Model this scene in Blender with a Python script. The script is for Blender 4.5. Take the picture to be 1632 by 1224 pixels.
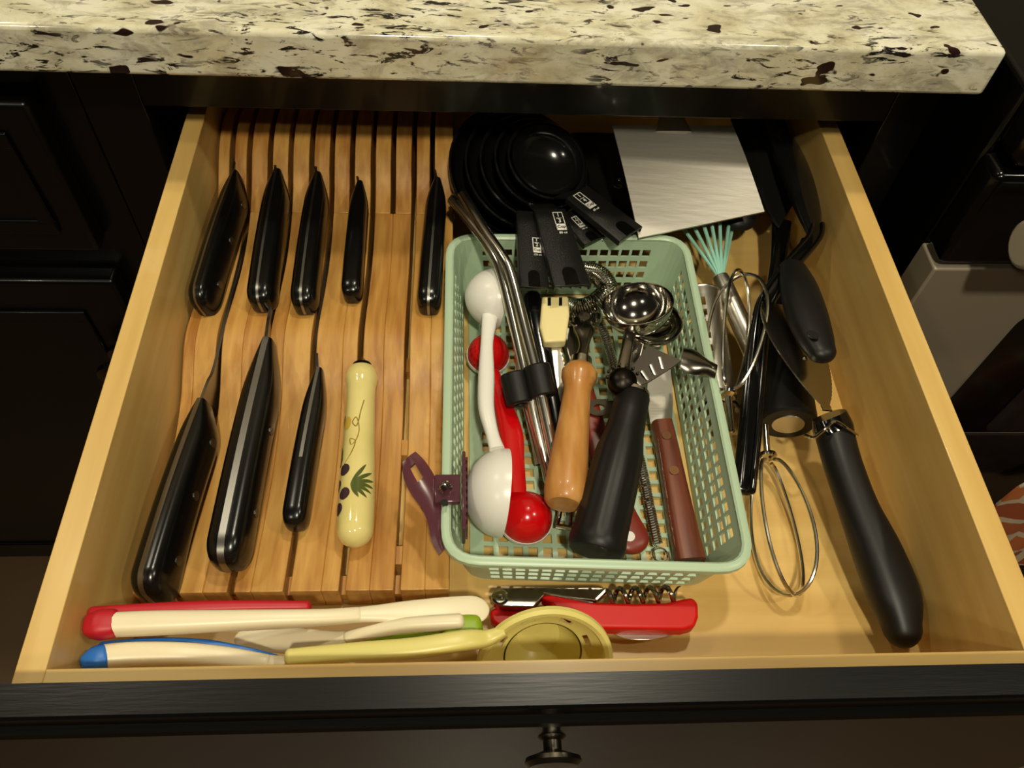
import bpy, bmesh, math, random
from mathutils import Vector as V, Matrix

for o in list(bpy.data.objects):
    bpy.data.objects.remove(o)
C = bpy.context.scene
random.seed(4)
# ------------------------------------------------------------------ camera, world, lamps, exposure
cam = bpy.data.cameras.new('camera'); cam_ob = bpy.data.objects.new('camera', cam); C.collection.objects.link(cam_ob)
cam.sensor_width = 36.0; cam.sensor_fit = 'HORIZONTAL'; cam.lens = 36.0 * 0.79512; cam.clip_start = 0.01
cam_ob.matrix_world = Matrix.Translation((0.1932, -0.1163, 0.4955)) @ Matrix(((0.998127, -0.001643, -0.061157), (-0.033692, 0.819635, -0.571895), (0.051066, 0.572884, 0.818044))).to_4x4()
C.camera = cam_ob
w = bpy.data.worlds.new('kitchen_air'); C.world = w; w.use_nodes = True
w.node_tree.nodes['Background'].inputs[0].default_value = (1.0, 0.86, 0.66, 1)
w.node_tree.nodes['Background'].inputs[1].default_value = 0.014
def lamp(name, loc, power, radius=0.045, col=(1.0, 0.91, 0.69)):
    l = bpy.data.lights.new(name, 'POINT'); l.energy = power; l.shadow_soft_size = radius; l.color = col
    o = bpy.data.objects.new(name, l); o.location = loc; C.collection.objects.link(o)
# recessed ceiling lamps in two rows above the counter and above the aisle
lamp('ceiling_lamp', (-0.62, 0.62, 1.52), 12)
lamp('ceiling_lamp', (0.40, 0.50, 1.52), 24)
lamp('ceiling_lamp', (-0.75, -0.92, 1.52), 15)
lamp('ceiling_lamp', (0.28, -0.62, 1.52), 54)
lamp('ceiling_lamp', (1.22, -0.17, 1.52), 20)
vs = C.view_settings
vs.view_transform = 'Standard'; vs.look = 'None'; vs.gamma = 1.0; vs.use_curve_mapping = False; vs.exposure = 0.03

# ------------------------------------------------------------------ materials
def lin(c):
    return tuple(((x/255)/12.92 if x/255 <= 0.04045 else ((x/255+0.055)/1.055)**2.4) for x in c) + (1,)
MATS = {}
def mat(name, rgb, rough=0.4, metal=0.0, coat=0.0, spec=0.5, bump=None, trans=0.0, alpha=1.0, vary=None, aniso=0):
    m = bpy.data.materials.new(name); m.use_nodes = True; nt = m.node_tree; b = nt.nodes['Principled BSDF']
    b.inputs['Base Color'].default_value = lin(rgb); b.inputs['Roughness'].default_value = rough
    b.inputs['Metallic'].default_value = metal; b.inputs['Coat Weight'].default_value = coat
    b.inputs['Coat Roughness'].default_value = 0.08
    b.inputs['Specular IOR Level'].default_value = spec; b.inputs['Transmission Weight'].default_value = trans
    b.inputs['Alpha'].default_value = alpha
    if bump or vary:
        tc = nt.nodes.new('ShaderNodeTexCoord')
    if bump:
        n = nt.nodes.new('ShaderNodeTexNoise'); n.inputs['Scale'].default_value = bump[0]; n.inputs['Detail'].default_value = 3
        bp = nt.nodes.new('ShaderNodeBump'); bp.inputs['Strength'].default_value = bump[1]; bp.inputs['Distance'].default_value = 0.001
        mp = nt.nodes.new('ShaderNodeMapping'); mp.inputs['Scale'].default_value = bump[2] if len(bump) > 2 else (1, 1, 1)
        nt.links.new(tc.outputs['Object'], mp.inputs[0]); nt.links.new(mp.outputs[0], n.inputs['Vector'])
        nt.links.new(n.outputs[0], bp.inputs['Height']); nt.links.new(bp.outputs[0], b.inputs['Normal'])
    if vary:      # (scale, mapping scale, darker rgb)
        n = nt.nodes.new('ShaderNodeTexNoise'); n.inputs['Scale'].default_value = vary[0]; n.inputs['Detail'].default_value = 4
        mp = nt.nodes.new('ShaderNodeMapping'); mp.inputs['Scale'].default_value = vary[1]
        rp = nt.nodes.new('ShaderNodeValToRGB'); rp.color_ramp.elements[0].position = 0.35; rp.color_ramp.elements[1].position = 0.65
        rp.color_ramp.elements[0].color = lin(vary[2]); rp.color_ramp.elements[1].color = lin(rgb)
        nt.links.new(tc.outputs['Object'], mp.inputs[0]); nt.links.new(mp.outputs[0], n.inputs['Vector'])
        nt.links.new(n.outputs[0], rp.inputs[0]); nt.links.new(rp.outputs[0], b.inputs['Base Color'])
    MATS[name] = m
    return m
maple_y = mat('maple_side', (222, 186, 112), 0.38, vary=(6, (14, 0.9, 14), (210, 170, 96)), coat=0.15)
maple_x = mat('maple_floor', (224, 188, 114), 0.36, vary=(6, (1.0, 10, 14), (209, 169, 96)), coat=0.15)
block_w = mat('beech_block', (210, 160, 84), 0.42, vary=(9, (16, 1.6, 9), (182, 128, 58)), coat=0.1, bump=(300, 0.12, (1, .15, 1)))
block_w2 = mat('beech_block_dark', (200, 148, 74), 0.42, vary=(9, (20, 1.2, 9), (168, 112, 48)), coat=0.1, bump=(300, 0.12, (1, .15, 1)))
espresso = mat('espresso_paint', (6, 5, 5), 0.32, spec=0.4, coat=0.2, bump=(60, 0.05, (1, 12, 1)))
interior = mat('cabinet_inside', (30, 20, 14), 0.7)
blk_handle = mat('black_handle', (13, 12, 11), 0.22, spec=0.5)
blk_shiny = mat('black_shiny_plastic', (9, 9, 9), 0.12, coat=0.3)
blk_cup = mat('black_cup_plastic', (20, 20, 20), 0.16, coat=0.2)
blk_matte = mat('black_rubber', (20, 19, 18), 0.42, spec=0.35, bump=(900, 0.03))
blk_grain = mat('black_textured_plastic', (24, 23, 22), 0.33, bump=(1400, 0.35))
black_glass = mat('black_enamel', (8, 7, 7), 0.16, spec=0.35)
oven_glass = mat('oven_window', (38, 32, 29), 0.10)
tang_m = mat('tang_steel', (150, 147, 140), 0.34, 1.0)
blade_m = mat('blade_steel', (150, 145, 135), 0.32, 1.0, bump=(500, 0.05, (1, .05, 1)))
turner_m = mat('turner_steel', (222, 217, 206), 0.44, 1.0, bump=(240, 0.10, (.06, 1, 1)))
server_m = mat('polished_blade', (190, 184, 172), 0.2, 1.0)
straw_m = mat('straw_steel', (225, 220, 208), 0.2, 1.0)
brushed = mat('brushed_steel', (205, 200, 188), 0.34, 1.0, bump=(240, 0.10, (.06, 1, 1)))
chrome = mat('chrome', (205, 200, 190), 0.10, 1.0)
nickel_d = mat('dull_steel', (96, 90, 78), 0.3, 1.0)
nickel = mat('aged_nickel', (150, 143, 130), 0.2, 1.0, bump=(160, 0.06))
stainless = mat('oven_stainless', (164, 152, 132), 0.5, 0.3, bump=(120, 0.05, (.05, 1, 1)))
dark_steel = mat('dark_steel', (44, 40, 35), 0.36, 1.0)
white_p = mat('white_plastic', (236, 234, 226), 0.28)
red_p = mat('red_plastic', (200, 8, 14), 0.2, coat=0.3)
red_soft = mat('red_silicone', (184, 20, 36), 0.45)
red_cork = mat('red_enamel', (204, 14, 8), 0.45, spec=0.35)
cream_p = mat('cream_plastic', (238, 226, 192), 0.35)
cream_y = mat('butter_plastic', (240, 224, 160), 0.4)
green_soft = mat('green_silicone', (140, 170, 30), 0.42)
blue_soft = mat('blue_silicone', (40, 112, 200), 0.4)
lemon = mat('lemon_plastic', (226, 214, 126), 0.34)
mint = mat('mint_plastic', (180, 204, 174), 0.34)
teal = mat('aqua_silicone', (152, 208, 190), 0.4)
ceramic = mat('glazed_ceramic', (232, 216, 142), 0.1, coat=0.6, vary=(30, (1, 1, 1), (222, 206, 128)))
leaf_m = mat('painted_leaf', (82, 92, 42), 0.2); berry_m = mat('painted_berry', (66, 48, 54), 0.2)
vine_m = mat('painted_vine', (150, 124, 48), 0.25); ochre_m = mat('painted_ochre', (205, 168, 66), 0.25)
oak_h = mat('turned_wood', (206, 150, 82), 0.36, vary=(7, (16, 3, 16), (180, 118, 54)), coat=0.2)
brown_h = mat('rosewood', (124, 62, 36), 0.4, vary=(9, (22, 2, 22), (88, 40, 24)))
rust_h = mat('rust_red_handle', (132, 42, 24), 0.38, vary=(50, (1, 1, 1), (112, 32, 20)))
purple_p = mat('purple_translucent', (124, 74, 88), 0.14, trans=0.6, coat=0.2)
white_ink = mat('white_ink', (235, 232, 222), 0.4); black_ink = mat('black_ink', (12, 12, 12), 0.4)
brass = mat('brass_rivet', (140, 100, 70), 0.35, 1.0)
floor_m = mat('floor_tile', (112, 90, 66), 0.35, vary=(3, (1, 1, 1), (90, 70, 50)))
pewter = mat('pewter_knob', (120, 112, 100), 0.28, 1.0)

def granite():
    m = bpy.data.materials.new('granite'); m.use_nodes = True; nt = m.node_tree; b = nt.nodes['Principled BSDF']; L = nt.links
    tc = nt.nodes.new('ShaderNodeTexCoord')
    def mapped(s):
        mp = nt.nodes.new('ShaderNodeMapping'); mp.inputs['Scale'].default_value = s; mp.inputs['Rotation'].default_value = (0.3, 0.2, 0.25)
        L.new(tc.outputs['Object'], mp.inputs[0]); return mp.outputs[0]
    def noise(scale, s, detail=5, rough=0.6, dist=0.0):
        n = nt.nodes.new('ShaderNodeTexNoise'); n.inputs['Scale'].default_value = scale; n.inputs['Detail'].default_value = detail
        n.inputs['Roughness'].default_value = rough; n.inputs['Distortion'].default_value = dist
        L.new(mapped(s), n.inputs['Vector']); return n.outputs[0]
    def ramp(inp, stops):
        r = nt.nodes.new('ShaderNodeValToRGB'); e = r.color_ramp.elements
        e[0].position, e[0].color = stops[0][0], lin(stops[0][1]); e[1].position, e[1].color = stops[-1][0], lin(stops[-1][1])
        for p, c in stops[1:-1]:
            k = e.new(p); k.color = lin(c)
        L.new(inp, r.inputs[0]); return r.outputs[0]
    def mix(fac, a, c):
        x = nt.nodes.new('ShaderNodeMix'); x.data_type = 'RGBA'
        L.new(fac, x.inputs[0]); L.new(a, x.inputs[6])
        if isinstance(c, tuple): x.inputs[7].default_value = lin(c)
        else: L.new(c, x.inputs[7])
        return x.outputs[2]
    base = ramp(noise(26, (1, 1.2, 1.2), 6, 0.62, 0.4), [(0.30, (196, 186, 152)), (0.44, (222, 216, 186)), (0.56, (236, 232, 208)), (0.75, (242, 240, 224))])
    tan = ramp(noise(55, (0.7, 1.5, 1.5), 5, 0.7, 0.6), [(0.48, (0, 0, 0)), (0.64, (200, 200, 200))])
    c1 = mix(tan, base, (138, 128, 112))
    grey = ramp(noise(120, (0.5, 1.7, 1.7), 4, 0.65, 0.8), [(0.553, (0, 0, 0)), (0.60, (255, 255, 255))])
    region = ramp(noise(14, (0.8, 1.3, 1.3), 3), [(0.38, (0, 0, 0)), (0.54, (255, 255, 255))])
    gm = nt.nodes.new('ShaderNodeMath'); gm.operation = 'MULTIPLY'; L.new(grey, gm.inputs[0]); L.new(region, gm.inputs[1])
    c2 = mix(gm.outputs[0], c1, (38, 32, 30))
    blob = ramp(noise(70, (0.7, 1.3, 1.3), 2, 0.4, 0.2), [(0.662, (0, 0, 0)), (0.678, (255, 255, 255))])
    c3 = mix(blob, c2, (40, 24, 22))
    L.new(c3, b.inputs['Base Color']); b.inputs['Roughness'].default_value = 0.12; b.inputs['Coat Weight'].default_value = 0.4
    return m
granite_m = granite()
def brick_cloth():
    m = bpy.data.materials.new('patterned_cloth'); m.use_nodes = True; nt = m.node_tree; b = nt.nodes['Principled BSDF']
    tc = nt.nodes.new('ShaderNodeTexCoord'); mp = nt.nodes.new('ShaderNodeMapping'); mp.inputs['Rotation'].default_value = (math.pi/2, 0, 0)
    br = nt.nodes.new('ShaderNodeTexBrick'); br.inputs['Scale'].default_value = 6; br.inputs['Color1'].default_value = lin((226, 128, 64))
    br.inputs['Color2'].default_value = lin((176, 84, 52)); br.inputs['Mortar'].default_value = lin((226, 206, 176)); br.inputs['Mortar Size'].default_value = 0.03
    nt.links.new(tc.outputs['Object'], mp.inputs[0]); nt.links.new(mp.outputs[0], br.inputs['Vector']); nt.links.new(br.outputs[0], b.inputs['Base Color'])
    b.inputs['Roughness'].default_value = 0.9
    return m
cloth_m = brick_cloth()

# ------------------------------------------------------------------ helpers
def tag(o, label, cat, group=None):
    o['label'] = label; o['category'] = cat
    if group: o['group'] = group
    return o
ORG = {}
def thing(name, label, cat, base, group=None):
    o = bpy.data.objects.new(name, None); o.location = base; o.empty_display_size = 0.01
    C.collection.objects.link(o); ORG[o.name] = V(base); tag(o, label, cat, group)
    return o
def obj(name, bm, m, parent=None, bevel=None, label=None, sub=0, base=None, flat=False):
    bmesh.ops.remove_doubles(bm, verts=bm.verts, dist=1e-6)
    bmesh.ops.recalc_face_normals(bm, faces=bm.faces)
    org = ORG[parent.name] if parent else V(base or (0, 0, 0))
    bmesh.ops.translate(bm, verts=bm.verts, vec=-org)
    me = bpy.data.meshes.new(name); bm.to_mesh(me); bm.free()
    o = bpy.data.objects.new(name, me); C.collection.objects.link(o)
    me.materials.append(m)
    if not flat:
        for p in me.polygons: p.use_smooth = True
        me.set_sharp_from_angle(angle=math.radians(38))
    if parent:
        o.parent = parent
    else:
        o.location = org
    ORG[o.name] = org
    if bevel:
        b = o.modifiers.new('bevel', 'BEVEL'); b.width = bevel; b.segments = 3; b.limit_method = 'ANGLE'; b.angle_limit = math.radians(40); b.harden_normals = False
    if sub:
        s = o.modifiers.new('sub', 'SUBSURF'); s.levels = sub; s.render_levels = sub
    if label: o['label'] = label
    return o
def struct(o): o['kind'] = 'structure'; return o
def NB(): return bmesh.new()
def box(bm, a, b):
    x0, y0, z0 = a; x1, y1, z1 = b
    v = [bm.verts.new(p) for p in ((x0,y0,z0),(x1,y0,z0),(x1,y1,z0),(x0,y1,z0),(x0,y0,z1),(x1,y0,z1),(x1,y1,z1),(x0,y1,z1))]
    for f in ((0,3,2,1),(4,5,6,7),(0,1,5,4),(1,2,6,5),(2,3,7,6),(3,0,4,7)): bm.faces.new([v[i] for i in f])
    return bm
def spline(pts, n=6, closed=False):
    P = [V(p) for p in pts]; out = []; N = len(P)
    segs = N if closed else N-1
    for i in range(segs):
        if closed: a, b, c, d = P[(i-1) % N], P[i], P[(i+1) % N], P[(i+2) % N]
        else: a, b, c, d = P[max(i-1, 0)], P[i], P[i+1], P[min(i+2, N-1)]
        for k in range(n):
            t = k/n
            out.append(0.5*((2*b)+(c-a)*t+(2*a-5*b+4*c-d)*t*t+(3*b-a-3*c+d)*t**3))
    if not closed: out.append(P[-1].copy())
    return out
def smooth1(vals, n):
    return [v.x for v in spline([(x, 0, 0) for x in vals], n)]
def rings_to_faces(bm, rings, closed=False, cap=True):
    n = len(rings[0]); R = len(rings)
    for i in range(R if closed else R-1):
        a, b = rings[i], rings[(i+1) % R]
        for j in range(n):
            bm.faces.new((a[j], a[(j+1) % n], b[(j+1) % n], b[j]))
    if cap and not closed:
        bm.faces.new(rings[0][::-1]); bm.faces.new(rings[-1])
def tube(bm, pts, r, n=8, closed=False, sm=0, cap=True):
    if sm:
        if isinstance(r, (list, tuple)): r = smooth1(r, sm)
        pts = spline(pts, sm, closed)
    P = [V(p) for p in pts]; N = len(P); rings = []; up = None
    for i, p in enumerate(P):
        a = P[i-1] if (i > 0 or closed) else p; b = P[(i+1) % N] if (i < N-1 or closed) else p
        t = (b-a).normalized()
        if up is None:
            up = t.orthogonal().normalized()
        up = (up - t*up.dot(t)).normalized(); s = t.cross(up)
        rr = r[i] if isinstance(r, (list, tuple)) else r
        rings.append([bm.verts.new(p+(up*math.cos(k*2*math.pi/n)+s*math.sin(k*2*math.pi/n))*rr) for k in range(n)])
    rings_to_faces(bm, rings, closed, cap)
    return bm
def sgnpow(x, e): return math.copysign(abs(x)**e, x)
def bar(bm, st, up=(0, 0, 1), n=20, e=2.6, sm=4, round0=0.0, round1=0.0):
    """st: stations (point, width, height), swept with a superellipse section; ends rounded by the given lengths."""
    pts = [V(s[0]) for s in st]; wv = [s[1] for s in st]; hv = [s[2] for s in st]
    if sm:
        pts = spline(pts, sm); wv = smooth1(wv, sm); hv = smooth1(hv, sm)
    def ext(pts, wv, hv, length):
        d = (pts[-1]-pts[-2]).normalized(); p, w_, h_ = pts[-1], wv[-1], hv[-1]
        for k in (0.35, 0.62, 0.82, 0.95, 1.0):
            f = math.sqrt(max(1-k*k, 0.0)) if k < 1 else 0.12
            pts.append(p+d*length*k); wv.append(w_*f); hv.append(h_*f)
    if round1: ext(pts, wv, hv, round1)
    if round0:
        pts.reverse(); wv.reverse(); hv.reverse(); ext(pts, wv, hv, round0); pts.reverse(); wv.reverse(); hv.reverse()
    up = V(up); rings = []; N = len(pts)
    for i in range(N):
        t = (pts[min(i+1, N-1)]-pts[max(i-1, 0)]).normalized()
        s = t.cross(up).normalized(); u = s.cross(t)
        ring = []
        for k in range(n):
            a = 2*math.pi*k/n
            ring.append(bm.verts.new(pts[i]+s*(sgnpow(math.cos(a), 2/e)*wv[i]/2)+u*(sgnpow(math.sin(a), 2/e)*hv[i]/2)))
        rings.append(ring)
    rings_to_faces(bm, rings)
    return bm
def frame_of(axis):
    a = V(axis).normalized(); u = a.orthogonal().normalized(); return a, u, a.cross(u)
def lathe(bm, base, axis, prof, n=28, cap=True):
    """prof: (distance along axis, radius)"""
    a, u, v = frame_of(axis); base = V(base); rings = []
    for d, r in prof:
        rings.append([bm.verts.new(base+a*d+(u*math.cos(k*2*math.pi/n)+v*math.sin(k*2*math.pi/n))*max(r, 1e-5)) for k in range(n)])
    rings_to_faces(bm, rings, False, cap)
    return bm
def bowl_prof(R, depth, th=0.0012, n=10):
    out = [(depth*math.sin(math.pi/2*k/n), R*math.cos(math.pi/2*k/n)) for k in range(n+1)]
    inn = [((depth-th)*math.sin(math.pi/2*k/n), (R-th)*math.cos(math.pi/2*k/n)) for k in range(n, -1, -1)]
    return out+inn
def prism(bm, poly, thick, nrm=None):
    """extrude a 3-D polygon along its normal, downwards by thick"""
    P = [V(p) for p in poly]
    if nrm is None:
        nrm = V((0, 0, 0))
        for i in range(len(P)):
            a, b = P[i], P[(i+1) % len(P)]; nrm += a.cross(b)
        nrm.normalize()
    nrm = V(nrm)
    top = [bm.verts.new(p) for p in P]; bot = [bm.verts.new(p-nrm*thick) for p in P]
    bm.faces.new(top); bm.faces.new(bot[::-1]); N = len(P)
    for i in range(N): bm.faces.new((top[i], bot[i], bot[(i+1) % N], top[(i+1) % N]))
    return bm
def sheet(bm, us, vs_, fn, thick, solid=lambda i, j: True, closed_u=False):
    """a plate over a (u, v) grid with holes left out; fn(u, v) -> (point, normal)"""
    nu, nv = len(us), len(vs_); T = {}; B = {}
    def vt(i, j):
        if closed_u: i %= nu
        if (i, j) not in T:
            p, nr = fn(us[i], vs_[j]); p = V(p); nr = V(nr)
            T[i, j] = bm.verts.new(p+nr*thick/2); B[i, j] = bm.verts.new(p-nr*thick/2)
        return T[i, j], B[i, j]
    cu = nu if closed_u else nu-1
    def sol(i, j):
        if j < 0 or j >= nv-1: return False
        if closed_u: i %= nu
        elif i < 0 or i >= nu-1: return False
        return solid(i, j)
    for i in range(cu):
        for j in range(nv-1):
            if not sol(i, j): continue
            q = [vt(i, j), vt(i+1, j), vt(i+1, j+1), vt(i, j+1)]
            bm.faces.new([x[0] for x in q]); bm.faces.new([x[1] for x in q][::-1])
            for (di, dj, a, b) in ((0, -1, 0, 1), (1, 0, 1, 2), (0, 1, 2, 3), (-1, 0, 3, 0)):
                if not sol(i+di, j+dj):
                    bm.faces.new((q[a][0], q[a][1], q[b][1], q[b][0]))
    return bm
def helix(path, R, pitch, sm=6, per=10):
    P = spline(path, sm); out = []; up = None; L = [0]
    for i in range(1, len(P)): L.append(L[-1]+(P[i]-P[i-1]).length)
    total = L[-1]; N = int(total/pitch*per); k = 0
    for m_ in range(N+1):
        s = total*m_/N
        while k < len(L)-2 and L[k+1] < s: k += 1
        f = (s-L[k])/max(L[k+1]-L[k], 1e-9); p = P[k].lerp(P[k+1], f); t = (P[k+1]-P[k]).normalized()
        if up is None: up = t.orthogonal().normalized()
        up = (up-t*up.dot(t)).normalized(); sd = t.cross(up); a = 2*math.pi*m_/per
        out.append(p+up*math.cos(a)*R+sd*math.sin(a)*R)
    return out
def disc(bm, c, nrm, r, th=0.0006, n=14, sy=1.0):
    a, u, v = frame_of(nrm); c = V(c)
    prism(bm, [c+a*th+(u*math.cos(k*2*math.pi/n)*r+v*math.sin(k*2*math.pi/n)*r*sy) for k in range(n)], th*2, a)
    return bm

# ------------------------------------------------------------------ the room shell and the cabinets
H = 0.0953; W = 0.477; T = 0.0155
FLOOR = -0.735
bm = NB(); box(bm, (-2.5, -2.6, FLOOR-0.02), (2.5, 1.2, FLOOR)); struct(obj('floor', bm, floor_m, flat=True))
bm = NB(); box(bm, (-2.5, 1.06, FLOOR), (2.5, 1.12, 1.7))
wall_m = mat('wall_paint', (120, 110, 92), 0.8, bump=(80, 0.1))
struct(obj('wall_back', bm, wall_m, flat=True))
CT = 0.1712
# countertop slab
bm = NB(); box(bm, (-1.4, 0.349, CT), (0.5455, 1.05, CT+0.0335))
tag(obj('granite_countertop', bm, granite_m, bevel=0.0035, base=(0.1, 0.7, CT)), 'cream granite countertop slab with dark flecks above the open drawer', 'countertop')
# the cabinet the drawer runs in
FY = 0.390
cab = thing('base_cabinet', 'black-brown base cabinet whose top drawer stands pulled open', 'cabinet', (0.24, 0.7, FLOOR))
bm = NB(); box(bm, (-0.035, FY, 0.1185), (0.512, FY+0.019, CT)); obj('top_rail', bm, espresso, cab, bevel=0.001)
bm = NB(); box(bm, (-0.078, FY, FLOOR+0.1), (-0.035, FY+0.019, CT)); obj('stile', bm, espresso, cab, bevel=0.001)
bm = NB(); box(bm, (0.512, FY, FLOOR+0.1), (0.546, FY+0.019, CT)); obj('stile', bm, espresso, cab, bevel=0.001)
bm = NB(); box(bm, (-0.035, FY, -0.135), (0.512, FY+0.019, -0.098)); obj('middle_rail', bm, espresso, cab, bevel=0.001)
bm = NB(); box(bm, (0.535, FY+0.019, FLOOR), (0.545, 1.04, CT)); obj('side_panel', bm, espresso, cab)
bm = NB(); box(bm, (-0.075, FY+0.019, FLOOR), (-0.06, 1.04, CT)); obj('side_panel', bm, interior, cab)
bm = NB(); box(bm, (-0.06, 1.02, FLOOR), (0.535, 1.04, CT)); obj('back_panel', bm, interior, cab)
bm = NB(); box(bm, (-0.06, FY-0.001, FLOOR), (0.545, FY+0.06, FLOOR+0.1)); obj('toe_kick', bm, espresso, cab)
for x0, x1 in ((-0.055, 0.236), (0.241, 0.532)):
    bm = NB(); box(bm, (x0, FY-0.02, FLOOR+0.12), (x1, FY-0.0005, -0.13)); d = obj('door', bm, espresso, cab, bevel=0.003)
    bm = NB(); box(bm, (x0+0.055, FY-0.024, FLOOR+0.175), (x1-0.055, FY-0.0202, -0.185)); obj('door_panel', bm, espresso, d, bevel=0.002)

# neighbouring cabinet on the left
cl = thing('base_cabinet', 'black-brown base cabinet left of the open drawer, its drawer and door shut', 'cabinet', (-0.4, 0.7, FLOOR))
bm = NB(); box(bm, (-0.80, FY, FLOOR+0.1), (-0.0785, 1.04, CT)); obj('carcass', bm, espresso, cl, bevel=0.001)
def framed_front(par, name, x0, x1, z0, z1, rail):
    bm = NB(); box(bm, (x0, FY-0.02, z0), (x1, FY-0.0003, z1)); f = obj(name, bm, espresso, par, bevel=0.004)
    # raised frame: four mitred sticks round a recessed field
    bm = NB()
    for a, b in (((x0+rail-.012, z1-rail), (x1-rail+.012, z1-rail+.012)), ((x0+rail-.012, z0+rail-.012), (x1-rail+.012, z0+rail))):
        box(bm, (a[0], FY-0.0235, a[1]), (b[0], FY-0.0201, b[1]))
    for xa, xb in ((x0+rail-.012, x0+rail), (x1-rail, x1-rail+.012)):
        box(bm, (xa, FY-0.0235, z0+rail), (xb, FY-0.0201, z1-rail))
    obj('moulding', bm, espresso, f, bevel=0.001)
    return f
framed_front(cl, 'drawer_front', -0.66, -0.105, -0.011, 0.133, 0.035)
dl = framed_front(cl, 'door', -0.66, -0.108, -0.635, -0.047, 0.050)
bm = NB(); lathe(bm, (-0.136, FY-0.0205, -0.150), (0, -1, 0), [(0, .011), (.003, .011), (.004, .006), (.014, .006), (.018, .012), (.023, .0155), (.028, .0145), (.031, .008), (.032, .001)])
obj('knob', bm, pewter, dl, label='round pewter knob')

# ------------------------------------------------------------------ the oven range on the right
ov = thing('oven_range', 'freestanding oven range with black panel and stainless door, right of the counter', 'oven', (0.95, 0.6, FLOOR))
OX, OY = 0.566, 0.315
bm = NB(); box(bm, (OX+0.004, OY+0.03, FLOOR), (1.33, 1.04, 0.182)); obj('oven_body', bm, black_glass, ov, bevel=0.004)
bm = NB(); box(bm, (OX+0.004, OY-0.002, 0.138), (1.33, OY+0.03, 0.185)); obj('cooktop_edge', bm, black_glass, ov, bevel=0.008)
bm = NB(); box(bm, (OX, OY, 0.042), (1.33, OY+0.03, 0.132)); obj('control_panel', bm, black_glass, ov, bevel=0.006)
bm = NB(); box(bm, (OX, OY, FLOOR+0.2), (1.33, OY+0.03, 0.038)); od = obj('oven_door', bm, stainless, ov, bevel=0.002, label='brushed stainless door')
# window: dark border with a rounded corner, paler glass inside
def rrect(x0, x1, z0, z1, r, y, n=6):
    out = []
    for cx, cz, a0 in ((x1-r, z1-r, 0), (x0+r, z1-r, 90), (x0+r, z0+r, 180), (x1-r, z0+r, 270)):
        for k in range(n+1):
            a = math.radians(a0+90*k/n); out.append((cx+r*math.cos(a), y, cz+r*math.sin(a)))
    return out
bm = NB(); prism(bm, rrect(0.672, 1.26, -0.205, -0.012, 0.02, OY-0.002), 0.003, (0, -1, 0)); obj('window_border', bm, black_glass, od)
bm = NB(); prism(bm, rrect(0.733, 1.20, -0.201, -0.055, 0.012, OY-0.0035), 0.0012, (0, -1, 0)); obj('window_glass', bm, oven_glass, od)
bm = NB(); box(bm, (0.60, OY-0.003, FLOOR+0.22), (1.31, OY-0.0002, -0.209)); obj('lower_glass', bm, oven_glass, od, bevel=0.001)
bm = NB(); tube(bm, [(0.584, 0.277, 0.104), (1.31, 0.277, 0.104)], 0.0175, 20); bar(bm, [((0.650, 0.277, 0.104), .03, .024), ((0.650, 0.316, 0.098), .03, .024)], n=16)
bar(bm, [((1.30, 0.277, 0.104), .03, .024), ((1.30, 0.316, 0.098), .03, .024)], n=16)
obj('door_handle', bm, mat('satin_handle', (206, 196, 174), 0.4, 0.35), ov, bevel=0.003, label='thick satin steel bar handle')
# towel hanging from the handle
bm = NB()
us = [i/24 for i in range(25)]; vv = [i/30 for i in range(31)]
def towel(u, v):
    d0 = max(0, v-0.06)/0.94*0.51; fl = min(1, d0/0.30); x = (0.87-0.120*fl*fl)+(0.12+0.13*fl)*u; wob = 0.006*math.sin(u*15+v*3)
    if v < 0.06:
        a = v/0.06*math.pi; return (x, 0.277+0.0205*math.cos(a), 0.104+0.0205*math.sin(a)), (0, math.cos(a), math.sin(a))
    d = d0
    return (x+0.02*d*math.sin(u*9), 0.2545-abs(wob)*min(1, d*6), 0.104-d), (0, -1, 0)
sheet(bm, us, vv, towel, 0.003)
tag(obj('kitchen_towel', bm, cloth_m, base=(0.9, 0.27, -0.2)), 'orange and cream block-patterned towel hanging in front of the oven', 'towel')

# ------------------------------------------------------------------ the open drawer
dr = bpy.data.objects.new('drawer', None); dr.empty_display_size = 0.01; C.collection.objects.link(dr)
ORG[dr.name] = V((W/2, 0.2, -0.01)); dr.parent = cab; dr.location = ORG[dr.name]-ORG[cab.name]; dr['label'] = 'maple drawer box pulled open, black-brown front with knob'
IX = -0.0015; DB = 0.505
bm = NB(); box(bm, (-T, -T, -0.012), (IX, DB, H)); obj('side_panel', bm, maple_y, dr, bevel=0.0006)
bm = NB(); box(bm, (W, -T, -0.012), (W+T, DB, H)); obj('side_panel', bm, maple_y, dr, bevel=0.0006)
bm = NB(); box(bm, (IX, -T, -0.012), (W, 0, H)); obj('front_panel', bm, maple_x, dr, bevel=0.0006)
bm = NB(); box(bm, (IX, DB-T, -0.012), (W, DB, H)); obj('back_panel', bm, maple_x, dr)
bm = NB(); box(bm, (IX, 0, -0.009), (W, DB-T, 0)); obj('bottom_panel', bm, maple_x, dr)
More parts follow.
